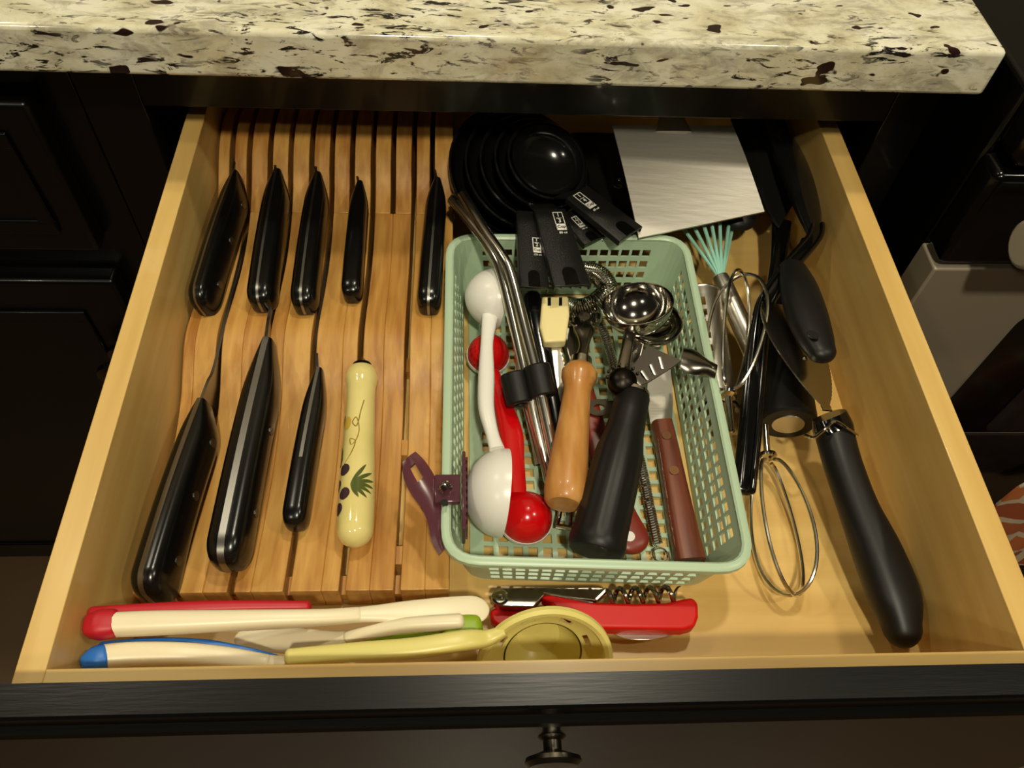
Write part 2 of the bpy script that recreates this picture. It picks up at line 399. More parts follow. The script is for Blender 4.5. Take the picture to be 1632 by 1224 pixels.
# overlay front with an ogee step round the face
FT = 0.1302
bm = NB(); rings = []
for (ins, y, dz) in ((0, -T-0.0005, 0), (0, -0.0296, 0), (0.0012, -0.0308, 0), (0.0065, -0.0318, 0), (0.009, -0.0350, 0), (0.0115, -0.0360, 0), (0.015, -0.0360, 0)):
    x0, x1, z0, z1 = -0.060+ins, 0.538-ins, -0.110+ins, FT-ins
    rings.append([bm.verts.new(p) for p in ((x0, y, z0), (x1, y, z0), (x1, y, z1), (x0, y, z1))])
rings_to_faces(bm, rings)
df = obj('drawer_front', bm, espresso, dr, flat=True, label='black-brown front with a stepped edge')
kc = (0.2345, -0.0360, 0.099)
bm = NB(); lathe(bm, kc, (0, -1, 0), [(0, .0065), (.001, .0060), (.002, .0042), (.006, .0042), (.0075, .008), (.009, .0125), (.011, .0130), (.013, .0110), (.0138, .001)])
obj('knob', bm, pewter, df, label='round pewter knob')

# ------------------------------------------------------------------ knife block
X0, X1 = 0.0008, 0.1856; SL = 0.0040
FRONT = [0.0247, 0.057, 0.0895, 0.122, 0.1545]
BACK = [0.0112, 0.041, 0.0735, 0.1055, 0.138, 0.1690]
prof_lo = [(0.063, 0.0245), (0.090, 0.0210), (0.120, 0.0165), (0.150, 0.0148), (0.178, 0.0165), (0.203, 0.0225), (0.222, 0.0320), (0.237, 0.0385), (0.250, 0.0402),
           (0.266, 0.0385), (0.290, 0.0345), (0.318, 0.0318), (0.345, 0.0335), (0.368, 0.0390)]
prof_up = [(0.368, 0.0390), (0.383, 0.0455), (0.398, 0.0550), (0.412, 0.0630), (0.428, 0.0680), (0.446, 0.0690), (0.470, 0.0640), (0.484, 0.0600)]
blk = thing('knife_block', 'two-tier wooden knife block with long slots, lying along the left wall of the drawer', 'knife block', (0.093, 0.27, 0))
def strip(name, x0, x1, prof, m):
    bm = NB()
    pr = [(y, z) for y, z in prof]
    poly = [V((x1, pr[0][0], 0.0005))]+[V((x1, y, z)) for y, z in pr]+[V((x1, pr[-1][0], 0.0005))]
    prism(bm, poly, x1-x0, (1, 0, 0))
    return obj(name, bm, m, blk, bevel=0.0007)
def dense(prof, n=4):
    P = spline([(0, y, z) for y, z in prof], n); return [(p.y, p.z) for p in P]
edges = [X0]+FRONT+[X1]
lo = dense(prof_lo); up_ = dense(prof_up)
for i in range(6):
    a = edges[i]+(SL/2 if i else 0); b = edges[i+1]-(SL/2 if i < 5 else 0)
    # glue lines: each strip is laminated from two or three staves
    cut = a+(b-a)*random.choice((0.34, 0.5, 0.64))
    strip('stave', a, cut, lo, block_w if i % 2 else block_w2); strip('stave', cut, b, lo, block_w2 if i % 3 == 1 else block_w)
    m_ = BACK[i]
    strip('rear_stave', a, m_-SL/2, up_, (block_w, block_w2)[i % 2]); strip('rear_stave', m_+SL/2, b, up_, (block_w, block_w2)[(i+1) % 2])
for fx in FRONT:
    for y in (0.072, 0.24, 0.47):
        bm = NB(); box(bm, (fx-SL/2, y-0.006, 0.0005), (fx+SL/2, y+0.006, 0.010)); obj('spacer', bm, block_w2, blk)
for y in (0.0885, 0.166):
    bm = NB(); box(bm, (FRONT[4]-SL/2, y-0.006, 0.0005), (FRONT[4]+SL/2, y+0.006, 0.0165)); obj('spacer', bm, block_w, blk)
for fx in BACK:
    bm = NB(); box(bm, (fx-SL/2, 0.369, 0.0005), (fx+SL/2, 0.375, 0.02)); obj('spacer', bm, block_w2, blk)

def knife(label, S, E, slot, depth, thick, lean, blade, rivets=(.2, .5, .82), tang=(0.0, 1.0), tang_w=0.0032, taper=0.22, belly=0.10, group='black-handled knives in the block', name='kitchen_knife', z_tip=0.010):
    S, E = V(S), V(E); a = (E-S); L = a.length; a.normalize()
    d = V((0, 0, -1)); d = (d-a*d.dot(a)).normalized(); d = Matrix.Rotation(lean, 3, a) @ d
    l = a.cross(d).normalized()
    if l.x < 0: l = -l
    k = thing(name, label, 'knife', S.lerp(E, 0.5), group)
    ts = [0.9*i/20 for i in range(20)]+[1-0.1*math.cos(math.pi/2*i/11) for i in range(12)]; bm = NB(); rings = []
    def dims(t):
        s = min(1, t/taper); s = math.sin(s*math.pi/2)
        dp = depth*(0.50+0.50*s)*(1+belly*(max(0, t-0.45)/0.55)**2); th = thick*(0.36+0.64*s)*(1+0.10*t)
        if t > 0.90:
            q = math.sqrt(max(0.0, 1-((t-0.90)/0.10)**2)); dp2 = dp*(0.35+0.65*q); th *= 0.42+0.58*q
            return dp2, th, (dp-dp2)*0.5
        return dp, th, 0.0
    def topc(t): return S+a*(L*t)+d*(-0.0022*math.sin(math.pi*t))
    for t in ts:
        dp, th, off = dims(t); c = topc(t)+d*(off+dp/2); ring = []
        for q in range(24):
            an = 2*math.pi*q/24
            ring.append(bm.verts.new(c+l*sgnpow(math.cos(an), 0.62)*th/2+d*sgnpow(math.sin(an), 0.62)*dp/2))
        rings.append(ring)
    rings_to_faces(bm, rings); obj('handle', bm, blk_handle, k)
    if tang:
        bm = NB(); rr = []
        for i in range(0, 41):
            t = tang[0]+(tang[1]-tang[0])*(i/40 if tang[1] < 1 else (1-(1-i/40)**2.2)); dp, th, off = dims(t); c = topc(t)+d*(off-0.0003)
            rr.append([bm.verts.new(c+l*s*tang_w/2+d*q) for s, q in ((-1, 0.003), (-1, 0), (1, 0), (1, 0.003))])
        if tang[1] >= 1.0:   # wraps over the butt
            dp, th, off = dims(1.0); c = topc(1.0)+a*0.0004
            for f in (0.25, 0.6, 0.95):
                p = c+d*(off+dp*f)
                rr.append([bm.verts.new(p+l*s*tang_w/2-a*q) for s, q in ((-1, 0.003), (-1, 0), (1, 0), (1, 0.003))])
        rings_to_faces(bm, rr); obj('tang', bm, tang_m, k, label='bright steel tang showing along the handle')
    for t in rivets or ():
        dp, th, off = dims(t)
        for s in (1, -1):
            bm = NB(); disc(bm, topc(t)+d*dp*0.56+l*s*(th/2*0.985), l*s, 0.0031, 0.0006); obj('rivet', bm, tang_m, k)
    # blade: from the handle into its slot
    bl, bh = blade; xs = slot; y0 = S.y-0.006; sz = S.z-0.002
    sp = [(S.x, y0, S.z-0.001), (S.x*0.4+xs*0.6, y0+0.022, sz-0.002), (xs, y0+0.045, sz-0.006), (xs, y0+bl*0.8, max(sz-0.012, z_tip+0.006)), (xs, y0+bl, z_tip)]
    sp = spline(sp, 5); bm = NB(); rr = []
    for i, p in enumerate(sp):
        t = i/(len(sp)-1); bot = max(0.0015, p.z-bh*(0.75+0.25*min(1, t*5)))
        if t > 0.85: bot = min(p.z-0.001, bot+(p.z-bot)*((t-0.85)/0.15)**2)
        rr.append([bm.verts.new(q) for q in ((p.x-0.0010, p.y, p.z), (p.x+0.0010, p.y, p.z), (p.x+0.0004, p.y, bot), (p.x-0.0004, p.y, bot))])
    rings_to_faces(bm, rr); obj('blade', bm, blade_m, k)
    return k
R_ = math.radians
knife('large riveted black knife at far left of the front row, butt over the block edge', (0.0224, 0.1866, 0.046), (0.0136, 0.0551, 0.053), 0.0247, 0.029, 0.0185, R_(13), (0.20, 0.030), belly=0.15)
knife('thickest black-handled knife, silver stripe on top, second in the front row', (0.0599, 0.2326, 0.052), (0.0545, 0.0726, 0.052), 0.057, 0.028, 0.0215, R_(6), (0.22, 0.034), rivets=(.42, .78), tang_w=0.0042, taper=0.30)
knife('slim black knife in the middle of the block\'s front row with a half-length silver stripe', (0.0949, 0.2161, 0.04), (0.0898, 0.1005, 0.04), 0.0895, 0.019, 0.0140, R_(5), (0.18, 0.022), rivets=(), tang=(0.0, 0.62), tang_w=0.0022, taper=0.30)
knife('black riveted knife leaning at far left of the block\'s rear row', (0.0154, 0.3901, 0.062), (0.0067, 0.2605, 0.06), 0.0112, 0.028, 0.0145, R_(15), (0.10, 0.020), tang_w=0.0016)
knife('black-handled knife second from the left in the rear row of the block', (0.0471, 0.3947, 0.06), (0.0497, 0.2627, 0.058), 0.041, 0.022, 0.0180, R_(8), (0.08, 0.018), rivets=(), tang_w=0.0018)
knife('black-handled knife third from the left in the rear row of the block', (0.079, 0.3919, 0.06), (0.08, 0.2607, 0.058), 0.0735, 0.022, 0.0170, R_(6), (0.08, 0.018), rivets=(), tang_w=0.0018)
knife('small plain black knife with no silver stripe, fourth in the rear row of the block', (0.1121, 0.3871, 0.056), (0.113, 0.2736, 0.053), 0.1055, 0.018, 0.0138, R_(3), (0.07, 0.014), rivets=(), tang=None)
knife('black-handled knife at far right of the block\'s rear row, beside the measuring cups', (0.1734, 0.3877, 0.06), (0.1691, 0.2619, 0.057), 0.169, 0.022, 0.0160, R_(0), (0.08, 0.018), rivets=(), tang_w=0.0018)

# ceramic handled knife
kS = V((0.1243, 0.2168, 0.037)); kE = V((0.1288, 0.0865, 0.034)); ax = (kE-kS); kL = ax.length; ax.normalize()
ck = thing('ceramic_handled_knife', 'cream ceramic knife handle painted with leaves, lying in the block\'s front row', 'knife', kS.lerp(kE, 0.5))
cprof = [(0, .0065), (.001, .0092), (.004, .0108), (.008, .0112), (.011, .0106), (.014, .0098), (.024, .0096), (.045, .0100), (.070, .0108), (.090, .0113), (.104, .0112)]
sc_ = kL/0.116
cprof = [(d*sc_, r) for d, r in cprof]+[(kL-0.011+0.011*math.sin(t), 0.0111*math.cos(t)) for t in (0.25, 0.5, 0.8, 1.1, 1.35, 1.55)]
bm = NB(); lathe(bm, kS, ax, cprof, 36); obj('handle', bm, ceramic, ck)
bm = NB(); lathe(bm, kS-ax*0.004, ax, [(0, .0045), (.001, .0066), (.0042, .0070)], 24); obj('collar', bm, dark_steel, ck)
bm = NB(); tube(bm, [kS-ax*0.003, kS-ax*0.02+V((0, 0, -0.008)), V((0.122, kS.y+0.07, 0.022)), V((0.122, kS.y+0.16, 0.02))], [0.0026, 0.0017, 0.0012, 0.001], 8, sm=4); obj('shank', bm, blade_m, ck)
up0 = (V((0, 0, 1))-ax*ax.z).normalized(); sd0 = ax.cross(up0)
if sd0.x < 0: sd0 = -sd0
def crad(s):
    for (d0, r0), (d1, r1) in zip(cprof, cprof[1:]):
        if d0 <= s <= d1: return r0+(r1-r0)*(s-d0)/max(d1-d0, 1e-9)
    return 0.01
def con(s, ang, off=0.0003):
    r = crad(s)+off; return kS+ax*s+(up0*math.cos(ang)+sd0*math.sin(ang))*r
def decal(bm, s, ang, ln, wd, rot, n=12, pointed=True):
    ring = []; c = None; rr = crad(s)
    def m2(u, v): return con(s+u*math.cos(rot)-v*math.sin(rot), ang+(u*math.sin(rot)+v*math.cos(rot))/rr)
    rows = []
    for k in range(n+1):
        t = k/n; h = math.sin(math.pi*t)**(0.8 if pointed else 0.5)*wd/2
        rows.append([bm.verts.new(m2(ln*t, h*q)) for q in (1, .5, 0, -.5, -1)])
    for k in range(n):
        for q in range(4): bm.faces.new((rows[k][q], rows[k+1][q], rows[k+1][q+1], rows[k][q+1]))
bm = NB()
for i, (rot, ln) in enumerate(((2.55, .017), (2.15, .017), (1.8, .0165), (1.5, .016), (1.2, .015), (0.85, .014), (0.5, .011))):
    decal(bm, 0.083*sc_, -0.25, ln, .0025, rot)
decal(bm, 0.036*sc_, -1.05, .010, .0032, -0.4); decal(bm, 0.056*sc_, -1.3, .012, .004, 0.2)
obj('painted_leaves', bm, leaf_m, ck, flat=True)
bm = NB()
for s, a in ((.072, -0.72), (.080, -1.30), (.087, -0.62), (.095, -1.05), (.064, -1.35)): decal(bm, s*sc_-.003, a, .0085, .0080, 0, pointed=False)
obj('painted_berries', bm, berry_m, ck, flat=True)
bm = NB(); tube(bm, [con(s*sc_, a, 0.0001) for s, a in ((.028, .35), (.036, .15), (.042, .05), (.046, -.1), (.043, -.35), (.040, -.1), (.048, .1), (.055, -.05), (.058, -.35), (.054, -.45), (.056, -.1), (.063, -.3), (.070, -.8))], 0.00035, 5, sm=5)
obj('painted_vine', bm, vine_m, ck)
bm = NB(); decal(bm, 0.038*sc_, -0.75, .010, .006, 0, pointed=False); obj('painted_fruit', bm, ochre_m, ck, flat=True)

# ------------------------------------------------------------------ mint plastic basket
bk = thing('plastic_basket', 'mint green plastic basket with square holes, full of utensils in mid-drawer', 'basket', (0.273, 0.197, 0))
RZ = 0.055; rimq = [V((0.1835, 0.0686, 0.055)), V((0.3617, 0.061, 0.055)), V((0.3636, 0.329, 0.055)), V((0.1834, 0.3272, 0.055))]
ins = 0.0105
ctr = sum(rimq, V((0, 0, 0)))/4
def inset(qd, d, z):
    out = []
    for p in qd:
        out.append(V((p.x-math.copysign(d, p.x-ctr.x), p.y-math.copysign(d, p.y-ctr.y), z)))
    return out
def rloop(qd, r):
    """rounded quadrilateral: straight runs with fixed holes, round corners"""
    N = 4; out = []
    return out
def side_pts(qd, r):
    sides = []
    for i in range(4):
        a, b = qd[i], qd[(i+1) % 4]; e = (b-a).normalized(); sides.append((a+e*r, b-e*r))
    return sides
def loop(qd, r, counts, frac=0.33):
    sd = side_pts(qd, r); out = []; hole = []
    for i in range(4):
        a, b = sd[i]; n = counts[i]
        # alternate bar / hole along the side: bar first
        us = []; unit = 1.0/(n*(1+frac)+frac); x = 0
        for k in range(n):
            us.append((x, False)); x += unit*frac; us.append((x, True)); x += unit
        us.append((x, False)); us.append((1.0, False))
        for t, h in us:
            out.append(a.lerp(b, t)); hole.append(h)
        c = qd[(i+1) % 4]; a2 = b; b2 = sd[(i+1) % 4][0]
        hole[-1] = False
        for k in range(1, 6):
            t = k/6; out.append(a2*(1-t)**2+c*2*t*(1-t)+b2*t*t); hole.append(False)
    return out, hole
counts = (16, 25, 16, 25)
Ltop, hole = loop(inset(rimq, 0.002, RZ), 0.020, counts)
Lbot, _ = loop(inset(rimq, ins, 0.0025), 0.016, counts)
us = list(range(len(Ltop)))
zs = []; x = 0.10
for k in range(4): zs += [x, x+0.125]; x += 0.20
zs = [0.0]+zs+[0.93, 1.0]
def bfn(i, v):
    p = Lbot[i].lerp(Ltop[i], v); c = V((ctr.x, ctr.y, p.z)); d = (p-c); a = Ltop[(i+1) % len(Ltop)]-Ltop[i-1]
    nr = V((a.y, -a.x, 0)).normalized(); return p, nr
bm = NB(); sheet(bm, us, zs, bfn, 0.0016, lambda i, j: not (hole[i] and j in (1, 3, 5, 7)), closed_u=True)
obj('basket_wall', bm, mint, bk, flat=True)
bm = NB(); rp = [p+V((0, 0, 0.0002)) for p in loop(inset(rimq, 0.0005, RZ), 0.020, (2, 2, 2, 2))[0]]
rr = []
cl_ = [p for i, p in enumerate(rp) if (p-rp[i-1]).length > 1e-5]
for i, p in enumerate(cl_):
    a = cl_[(i+1) % len(cl_)]-cl_[i-1]; nr = V((a.y, -a.x, 0)).normalized()
    rr.append([bm.verts.new(p+nr*x_+V((0, 0, z_))) for x_, z_ in ((-.0028, 0.0003), (-.0016, 0.0014), (.0014, 0.0014), (.0030, 0.0002), (.0030, -0.0036), (.0019, -0.0036), (.0016, -0.001), (-.0026, -0.001))])
rings_to_faces(bm, rr, closed=True); obj('rim', bm, mint, bk)
qb = inset(rimq, ins+0.0045, 0.0025)
def grid_breaks(n, frac, m0):
    out = [0.0, m0]; unit = (1-2*m0)/(n+(n-1)*frac); x = m0
    for k in range(n):
        x += unit; out.append(x)
        if k < n-1: x += unit*frac; out.append(x)
    return out+[1.0]
gu = grid_breaks(14, 0.55, 0.06); gv = grid_breaks(22, 0.45, 0.045)
bm = NB()
sheet(bm, gu, gv, lambda u, v: (qb[0].lerp(qb[1], u).lerp(qb[3].lerp(qb[2], u), v), (0, 0, 1)), 0.0022, lambda i, j: not (i % 2 == 1 and j % 2 == 1))
obj('basket_floor', bm, mint, bk, flat=True)

# ------------------------------------------------------------------ measuring cups at the back
def cup(name, label, c, R, depth, tilt, hdir, hlen, hw, base_z, text=None, group='nested black measuring cups'):
    c = V(c); t = thing(name, label, 'measuring cup', c-V((0, 0, depth*0.9)), group)
    axis = V((tilt[0], tilt[1], -1)).normalized(); bm = NB()
    th = 0.0014; prof = [(-0.0012, R+0.0012), (0, R+0.0024), (0.0016, R+0.0022), (0.0022, R), (depth*0.35, R*0.97), (depth*0.62, R*0.86), (depth*0.82, R*0.68), (depth*0.95, R*0.40), (depth, 0.0001),
            (depth-th, 0.0001), (depth*0.95-th, R*0.38), (depth*0.80-th, R*0.66), (depth*0.60-th, R*0.83), (depth*0.33, R*0.945), (0.001, R-th), (-0.001, R-th*0.8)]
    lathe(bm, c, axis, prof, 56, cap=False); obj('bowl', bm, blk_cup, t)
    if hdir:
        h0, h1 = V(hdir[0]), V(hdir[1]); u = (h1-h0).normalized(); hlen = (h1-h0).length
        n = V((0.12, 0, 1)); n = (n-u*n.dot(u)).normalized(); s = n.cross(u)
        p0 = h0; bm = NB()
        # channel-section handle with a slotted end, and a web that ties it to the rim
        rimp = h0-c; rimp = rimp-axis*rimp.dot(axis); rimp = c+rimp.normalized()*(R-0.0005)
        if (rimp-h0).length > 0.002: bar(bm, [(rimp, hw*0.8, .0022), (h0+u*0.004-n*0.001, hw*0.8, .0022)], up=n, n=12, e=5, sm=0)
        rr = []
        for q in (0, 0.05, 0.4, 0.75, 1.0):
            wd = hw/2*(1.0-0.08*(1-q)); p = p0+u*hlen*q
            rr.append([bm.verts.new(p+s*x_+n*z_) for x_, z_ in ((-wd, -.005), (-wd, 0), (-wd+.0015, .0009), (wd-.0015, .0009), (wd, 0), (wd, -.005), (wd-.0013, -.005), (wd-.0013, -.0012), (-wd+.0013, -.0012), (-wd+.0013, -.005))])
        rings_to_faces(bm, rr); h = obj('handle', bm, blk_grain, t, bevel=0.0004)
        bm = NB(); o = p0+u*(hlen*0.86)+n*0.0010
        arch = [o+s*(hw*0.20*math.cos(a))-u*(hw*0.20*math.sin(a)+0.001) for a in [math.pi*k/10 for k in range(11)]]+[p0+u*hlen*0.995-s*hw*0.20+n*0.001, p0+u*hlen*0.995+s*hw*0.20+n*0.001]
        prism(bm, arch, 0.0012, n); obj('hanging_slot', bm, blk_shiny, h)
        if text:
            num, unit, place, size = text[:4]
            M = Matrix((s, -u, n)).transposed() if False else None
            # label box: outline, fraction, white field with unit word, millilitres under it
            lx = place; o = p0+u*(hlen*lx)+n*0.0011-s*(hw*text[4]); bw, bh = size*0.62, size*1.45
            bm = NB()
            for (xa, xb, ya, yb) in ((-bw/2, bw/2, 0, .0006), (-bw/2, -bw/2+.0006, 0, bh), (bw/2-.0006, bw/2, 0, bh), (-bw/2, bw/2, bh*0.66, bh), (-bw*0.28, bw*0.28, bh*0.33, bh*0.33+.0004)):
                prism(bm, [o+s*xa+u*ya, o+s*xb+u*ya, o+s*xb+u*yb, o+s*xa+u*yb], 0.0002, n)
            obj('printed_box', bm, white_ink, h, flat=True)
            def word(txt, dist, sz, m, lift):
                cu = bpy.data.curves.new('printed_text', 'FONT'); cu.body = txt; cu.size = sz; cu.align_x = 'CENTER'; cu.align_y = 'CENTER'; cu.extrude = 0.00005; cu.offset = sz*0.012
                tmp = bpy.data.objects.new('tmp', cu); me = bpy.data.meshes.new_from_object(tmp); bpy.data.objects.remove(tmp); bpy.data.curves.remove(cu)
                me.name = 'printed_text'; ob = bpy.data.objects.new('printed_text', me); C.collection.objects.link(ob); me.materials.clear(); me.materials.append(m)
                ob.parent = h; mw = Matrix((s, -u, n)).transposed().to_4x4(); mw.translation = o+u*dist+n*lift-ORG[h.name]
                ob.matrix_local = mw
            word(num[0], bh*0.18, size*0.42, white_ink, 0.00015); word(num[1], bh*0.50, size*0.42, white_ink, 0.00015)
            word('Cup', bh*0.83, size*0.30, black_ink, 0.0003); word(unit, bh*1.16, size*0.22, white_ink, 0.00015)
    return t
NT = (-0.30, 0.38)
cup('measuring_cup', 'largest black measuring cup, outermost of the nested stack behind the basket', (0.2405, 0.3962, 0.058), 0.0580, 0.036, NT, None, 0, 0, 0)
cup('measuring_cup', 'second largest black measuring cup, second ring of the nested stack', (0.2458, 0.3968, 0.0615), 0.0505, 0.032, NT, ((0.2437, 0.3447, 0.0645), (0.2446, 0.271, 0.061)), 0, 0.0215, 0, (('1', '2'), '125 ml', 0.36, 0.0100, -0.18))
cup('measuring_cup', 'middle black measuring cup, third ring of the nested stack', (0.2506, 0.3965, 0.065), 0.0435, 0.028, NT, ((0.2744, 0.3501, 0.06), (0.2928, 0.3205, 0.059)), 0, 0.0200, 0, (('2', '3'), '160 ml', 0.20, 0.0085, 0.0))
cup('measuring_cup', 'black one-third measuring cup with its printed handle reaching over the basket rim', (0.2558, 0.3962, 0.0685), 0.0370, 0.025, NT, ((0.2591, 0.3434, 0.0685), (0.2716, 0.27, 0.0645)), 0, 0.0275, 0, (('1', '3'), '80 ml', 0.05, 0.0125, -0.17))
cup('measuring_cup', 'smallest black quarter measuring cup, innermost of the stack, handle pointing at the steel blade', (0.2605, 0.3959, 0.072), 0.0312, 0.022, NT, ((0.2811, 0.36, 0.0715), (0.3184, 0.3181, 0.069)), 0, 0.0270, 0, (('1', '4'), '60 ml', 0.03, 0.0125, 0.12))

# ------------------------------------------------------------------ steel turner blade at the back right
tb = thing('steel_turner', 'square brushed steel turner blade shining flat beside the measuring cups', 'spatula', (0.40, 0.40, 0.064))
q = [V((0.3263, 0.3227, 0.06)), V((0.4309, 0.3555, 0.058)), V((0.4078, 0.4166, 0.089)), V((0.3102, 0.4109, 0.091))]
bm = NB(); us = [i/8 for i in range(9)]
def tbf(u, v):
    p = q[0].lerp(q[1], u).lerp(q[3].lerp(q[2], u), v); return p+V((0, 0, 0.0035*math.sin(v*2.2))), (0, 0, 1)
sheet(bm, us, us, tbf, 0.0012); obj('blade', bm, turner_m, tb)
e_ = (q[3]+q[2])/2; bm = NB(); bar(bm, [(e_+V((0, -.006, .002)), .03, .002), (e_+V((0.0, .012, .006)), .018, .003), (e_+V((0.002, .03, .012)), .014, .006)], n=12)
obj('shank', bm, brushed, tb)

# dark handles lying between the cups and the steel blade
t = thing('black_spatula', 'broad black spatula lying deep in the drawer between the cups and the steel blade', 'spatula', (0.3199, 0.468, 0.01))
bm = NB(); bar(bm, [(p, wd, hg) for p, wd, hg in zip([(0.3114, 0.5184, 0.022), (0.3167, 0.4729, 0.02), (0.3246, 0.4256, 0.018), (0.3345, 0.3866, 0.017)], (.050, .050, .042, .020), (.010, .012, .012, .010))], n=24, e=4, round1=.006); obj('head', bm, blk_cup, t)
t = thing('black_tongs', 'glossy black rod crossing under the left edge of the steel blade', 'tongs', (0.3441, 0.4014, 0.05))
bm = NB(); tube(bm, [(0.3249, 0.402, 0.047), (0.3401, 0.4051, 0.046), (0.3626, 0.4107, 0.043), (0.3927, 0.4211, 0.036)], 0.0075, 18, sm=4); obj('rod', bm, blk_shiny, t)
bm = NB(); lathe(bm, (0.3238, 0.402, 0.047), (-1, 0, .05), [(0, .0072), (.003, .0068), (.006, .005), (.0072, .002), (.0074, .0001)], 18); obj('end_cap', bm, blk_shiny, t)

# black nylon turner head and ladle right of the steel blade
t = thing('nylon_turner', 'broad black nylon turner lying between the steel blade and the ladle', 'spatula', (0.44, 0.37, 0.03))
bm = NB(); pl = [(0.4282, 0.4877, 0.052), (0.4828, 0.4896, 0.052), (0.474, 0.4324, 0.05), (0.463, 0.377, 0.044), (0.4477, 0.3547, 0.04), (0.4413, 0.3713, 0.042), (0.4349, 0.4122, 0.046)]
prism(bm, pl, 0.0026); obj('head', bm, blk_matte, t, bevel=0.001)
bm = NB(); bar(bm, [((0.454, 0.3665, 0.0385), .016, .005), ((0.4457, 0.3288, 0.028), .013, .007), ((0.4321, 0.2848, 0.018), .013, .008), ((0.4215, 0.2525, 0.012), .014, .009)], n=16, round1=.005); obj('handle', bm, blk_shiny, t)

lad = thing('black_ladle', 'black nylon ladle with a bent glossy handle running down beside the basket', 'ladle', (0.47, 0.36, 0.03))
bm = NB()
bar(bm, [(p, wd, hg) for p, wd, hg in zip([(0.4634, 0.4845, 0.05), (0.4688, 0.4396, 0.054), (0.4695, 0.3964, 0.057), (0.4659, 0.3573, 0.059), (0.4621, 0.3267, 0.061)], (.018, .036, .038, .028, .010), (.008, .018, .020, .014, .007))], up=(0.5, 0, 0.86), n=32, e=2.2, sm=8, round0=.008)
obj('bowl', bm, blk_cup, lad)
hp = [(0.4675, 0.3388, 0.06), (0.4599, 0.3207, 0.063), (0.4376, 0.2953, 0.062), (0.4172, 0.2702, 0.058), (0.4079, 0.2516, 0.054), (0.3995, 0.217, 0.044), (0.3908, 0.1738, 0.03), (0.3822, 0.133, 0.016)]
bm = NB(); bar(bm, [(p, wd, 0.007) for p, wd in zip(hp, (.010, .011, .012, .013, .014, .0155, .0165, .016))], n=20, e=3, round1=.004); h = obj('handle', bm, blk_shiny, lad)
bm = NB()
for s in (-0.004, 0.004):
    sp = spline(hp, 5); off = []
    for i, p in enumerate(sp):
        tt = (sp[min(i+1, len(sp)-1)]-sp[max(i-1, 0)]).normalized(); sd = tt.cross(V((0, 0, 1))).normalized(); off.append(p+sd*s+V((0, 0, 0.0034)))
    tube(bm, off, 0.0019, 10)
obj('ridge', bm, blk_shiny, h)
# black spoon bowl below the steel blade
sp_ = thing('black_spoon', 'black nylon spoon whose round tip shows under the steel turner blade', 'spoon', (0.40, 0.38, 0.02))
bm = NB(); sc = V((0.4194, 0.3705, 0.034)); rr = []
for k in range(9):
    a1 = math.pi/2*k/8
    rr.append([bm.verts.new(sc+V((0.021*math.cos(a1)*math.cos(b_), 0.030*math.cos(a1)*math.sin(b_)+0.018, 0.013*math.sin(a1)))) for b_ in [2*math.pi*j/28 for j in range(28)]])
rings_to_faces(bm, rr); obj('bowl', bm, blk_matte, sp_)
bm = NB(); bar(bm, [(sc+V((0, .044, .004)), .012, .006), (sc+V((-.004, .075, .0)), .012, .006), (sc+V((-.008, .11, -.008)), .014, .007)], n=14); obj('handle', bm, blk_matte, sp_)

# fat black handle against the right wall
fh = thing('black_grip_peeler', 'fat matte black handle leaning on the right wall over the serrated server blade', 'peeler', (0.455, 0.29, 0.06))
bm = NB(); fp = [(0.4365, 0.2897, 0.064), (0.4341, 0.2676, 0.068), (0.4325, 0.2414, 0.07), (0.4323, 0.2187, 0.072), (0.4331, 0.2062, 0.073)]
bar(bm, [(p, wd, hh) for p, wd, hh in zip(fp, (.020, .027, .0290, .0250, .0195), (.012, .0165, .019, .017, .014))], n=24, e=2.3, round1=.009, round0=.008); hh_ = obj('handle', bm, blk_matte, fh)
bm = NB(); disc(bm, V((0.4262, 0.2133, 0.0815)), (0, 0, 1), 0.0032, 0.0006, sy=1.3); obj('hanging_hole', bm, black_ink, hh_)
bm = NB(); bar(bm, [((0.4363, 0.2893, 0.063), .010, .006), ((0.4498, 0.3131, 0.053), .008, .005), ((0.4637, 0.3344, 0.048), .009, .004)], n=12); obj('shank', bm, dark_steel, fh)

# big round black handle with silver end cap
rh = thing('capped_black_handle', 'thick round black handle with a silver disc set in its end, beside the basket', 'utensil', (0.42, 0.2, 0.021))
A = V((0.4222, 0.1817, 0.0205)); B = V((0.4401, 0.3003, 0.0225)); dA = (A-B).normalized()
bm = NB(); LL = (A-B).length
lathe(bm, B, dA, [(0, .0001), (.001, .011), (.006, .0150), (.02, .0168), (LL*.5, .0175), (LL*.8, .0190), (LL-.006, .0200), (LL-.0015, .0198), (LL, .0180), (LL, .0001)], 36); hh_ = obj('handle', bm, blk_matte, rh)
bm = NB(); lathe(bm, A-dA*.0002, dA, [(0, .0001), (0, .0112), (.0009, .0110), (.0011, .0001)], 28); obj('end_cap', bm, brushed, hh_, label='satin silver end disc')

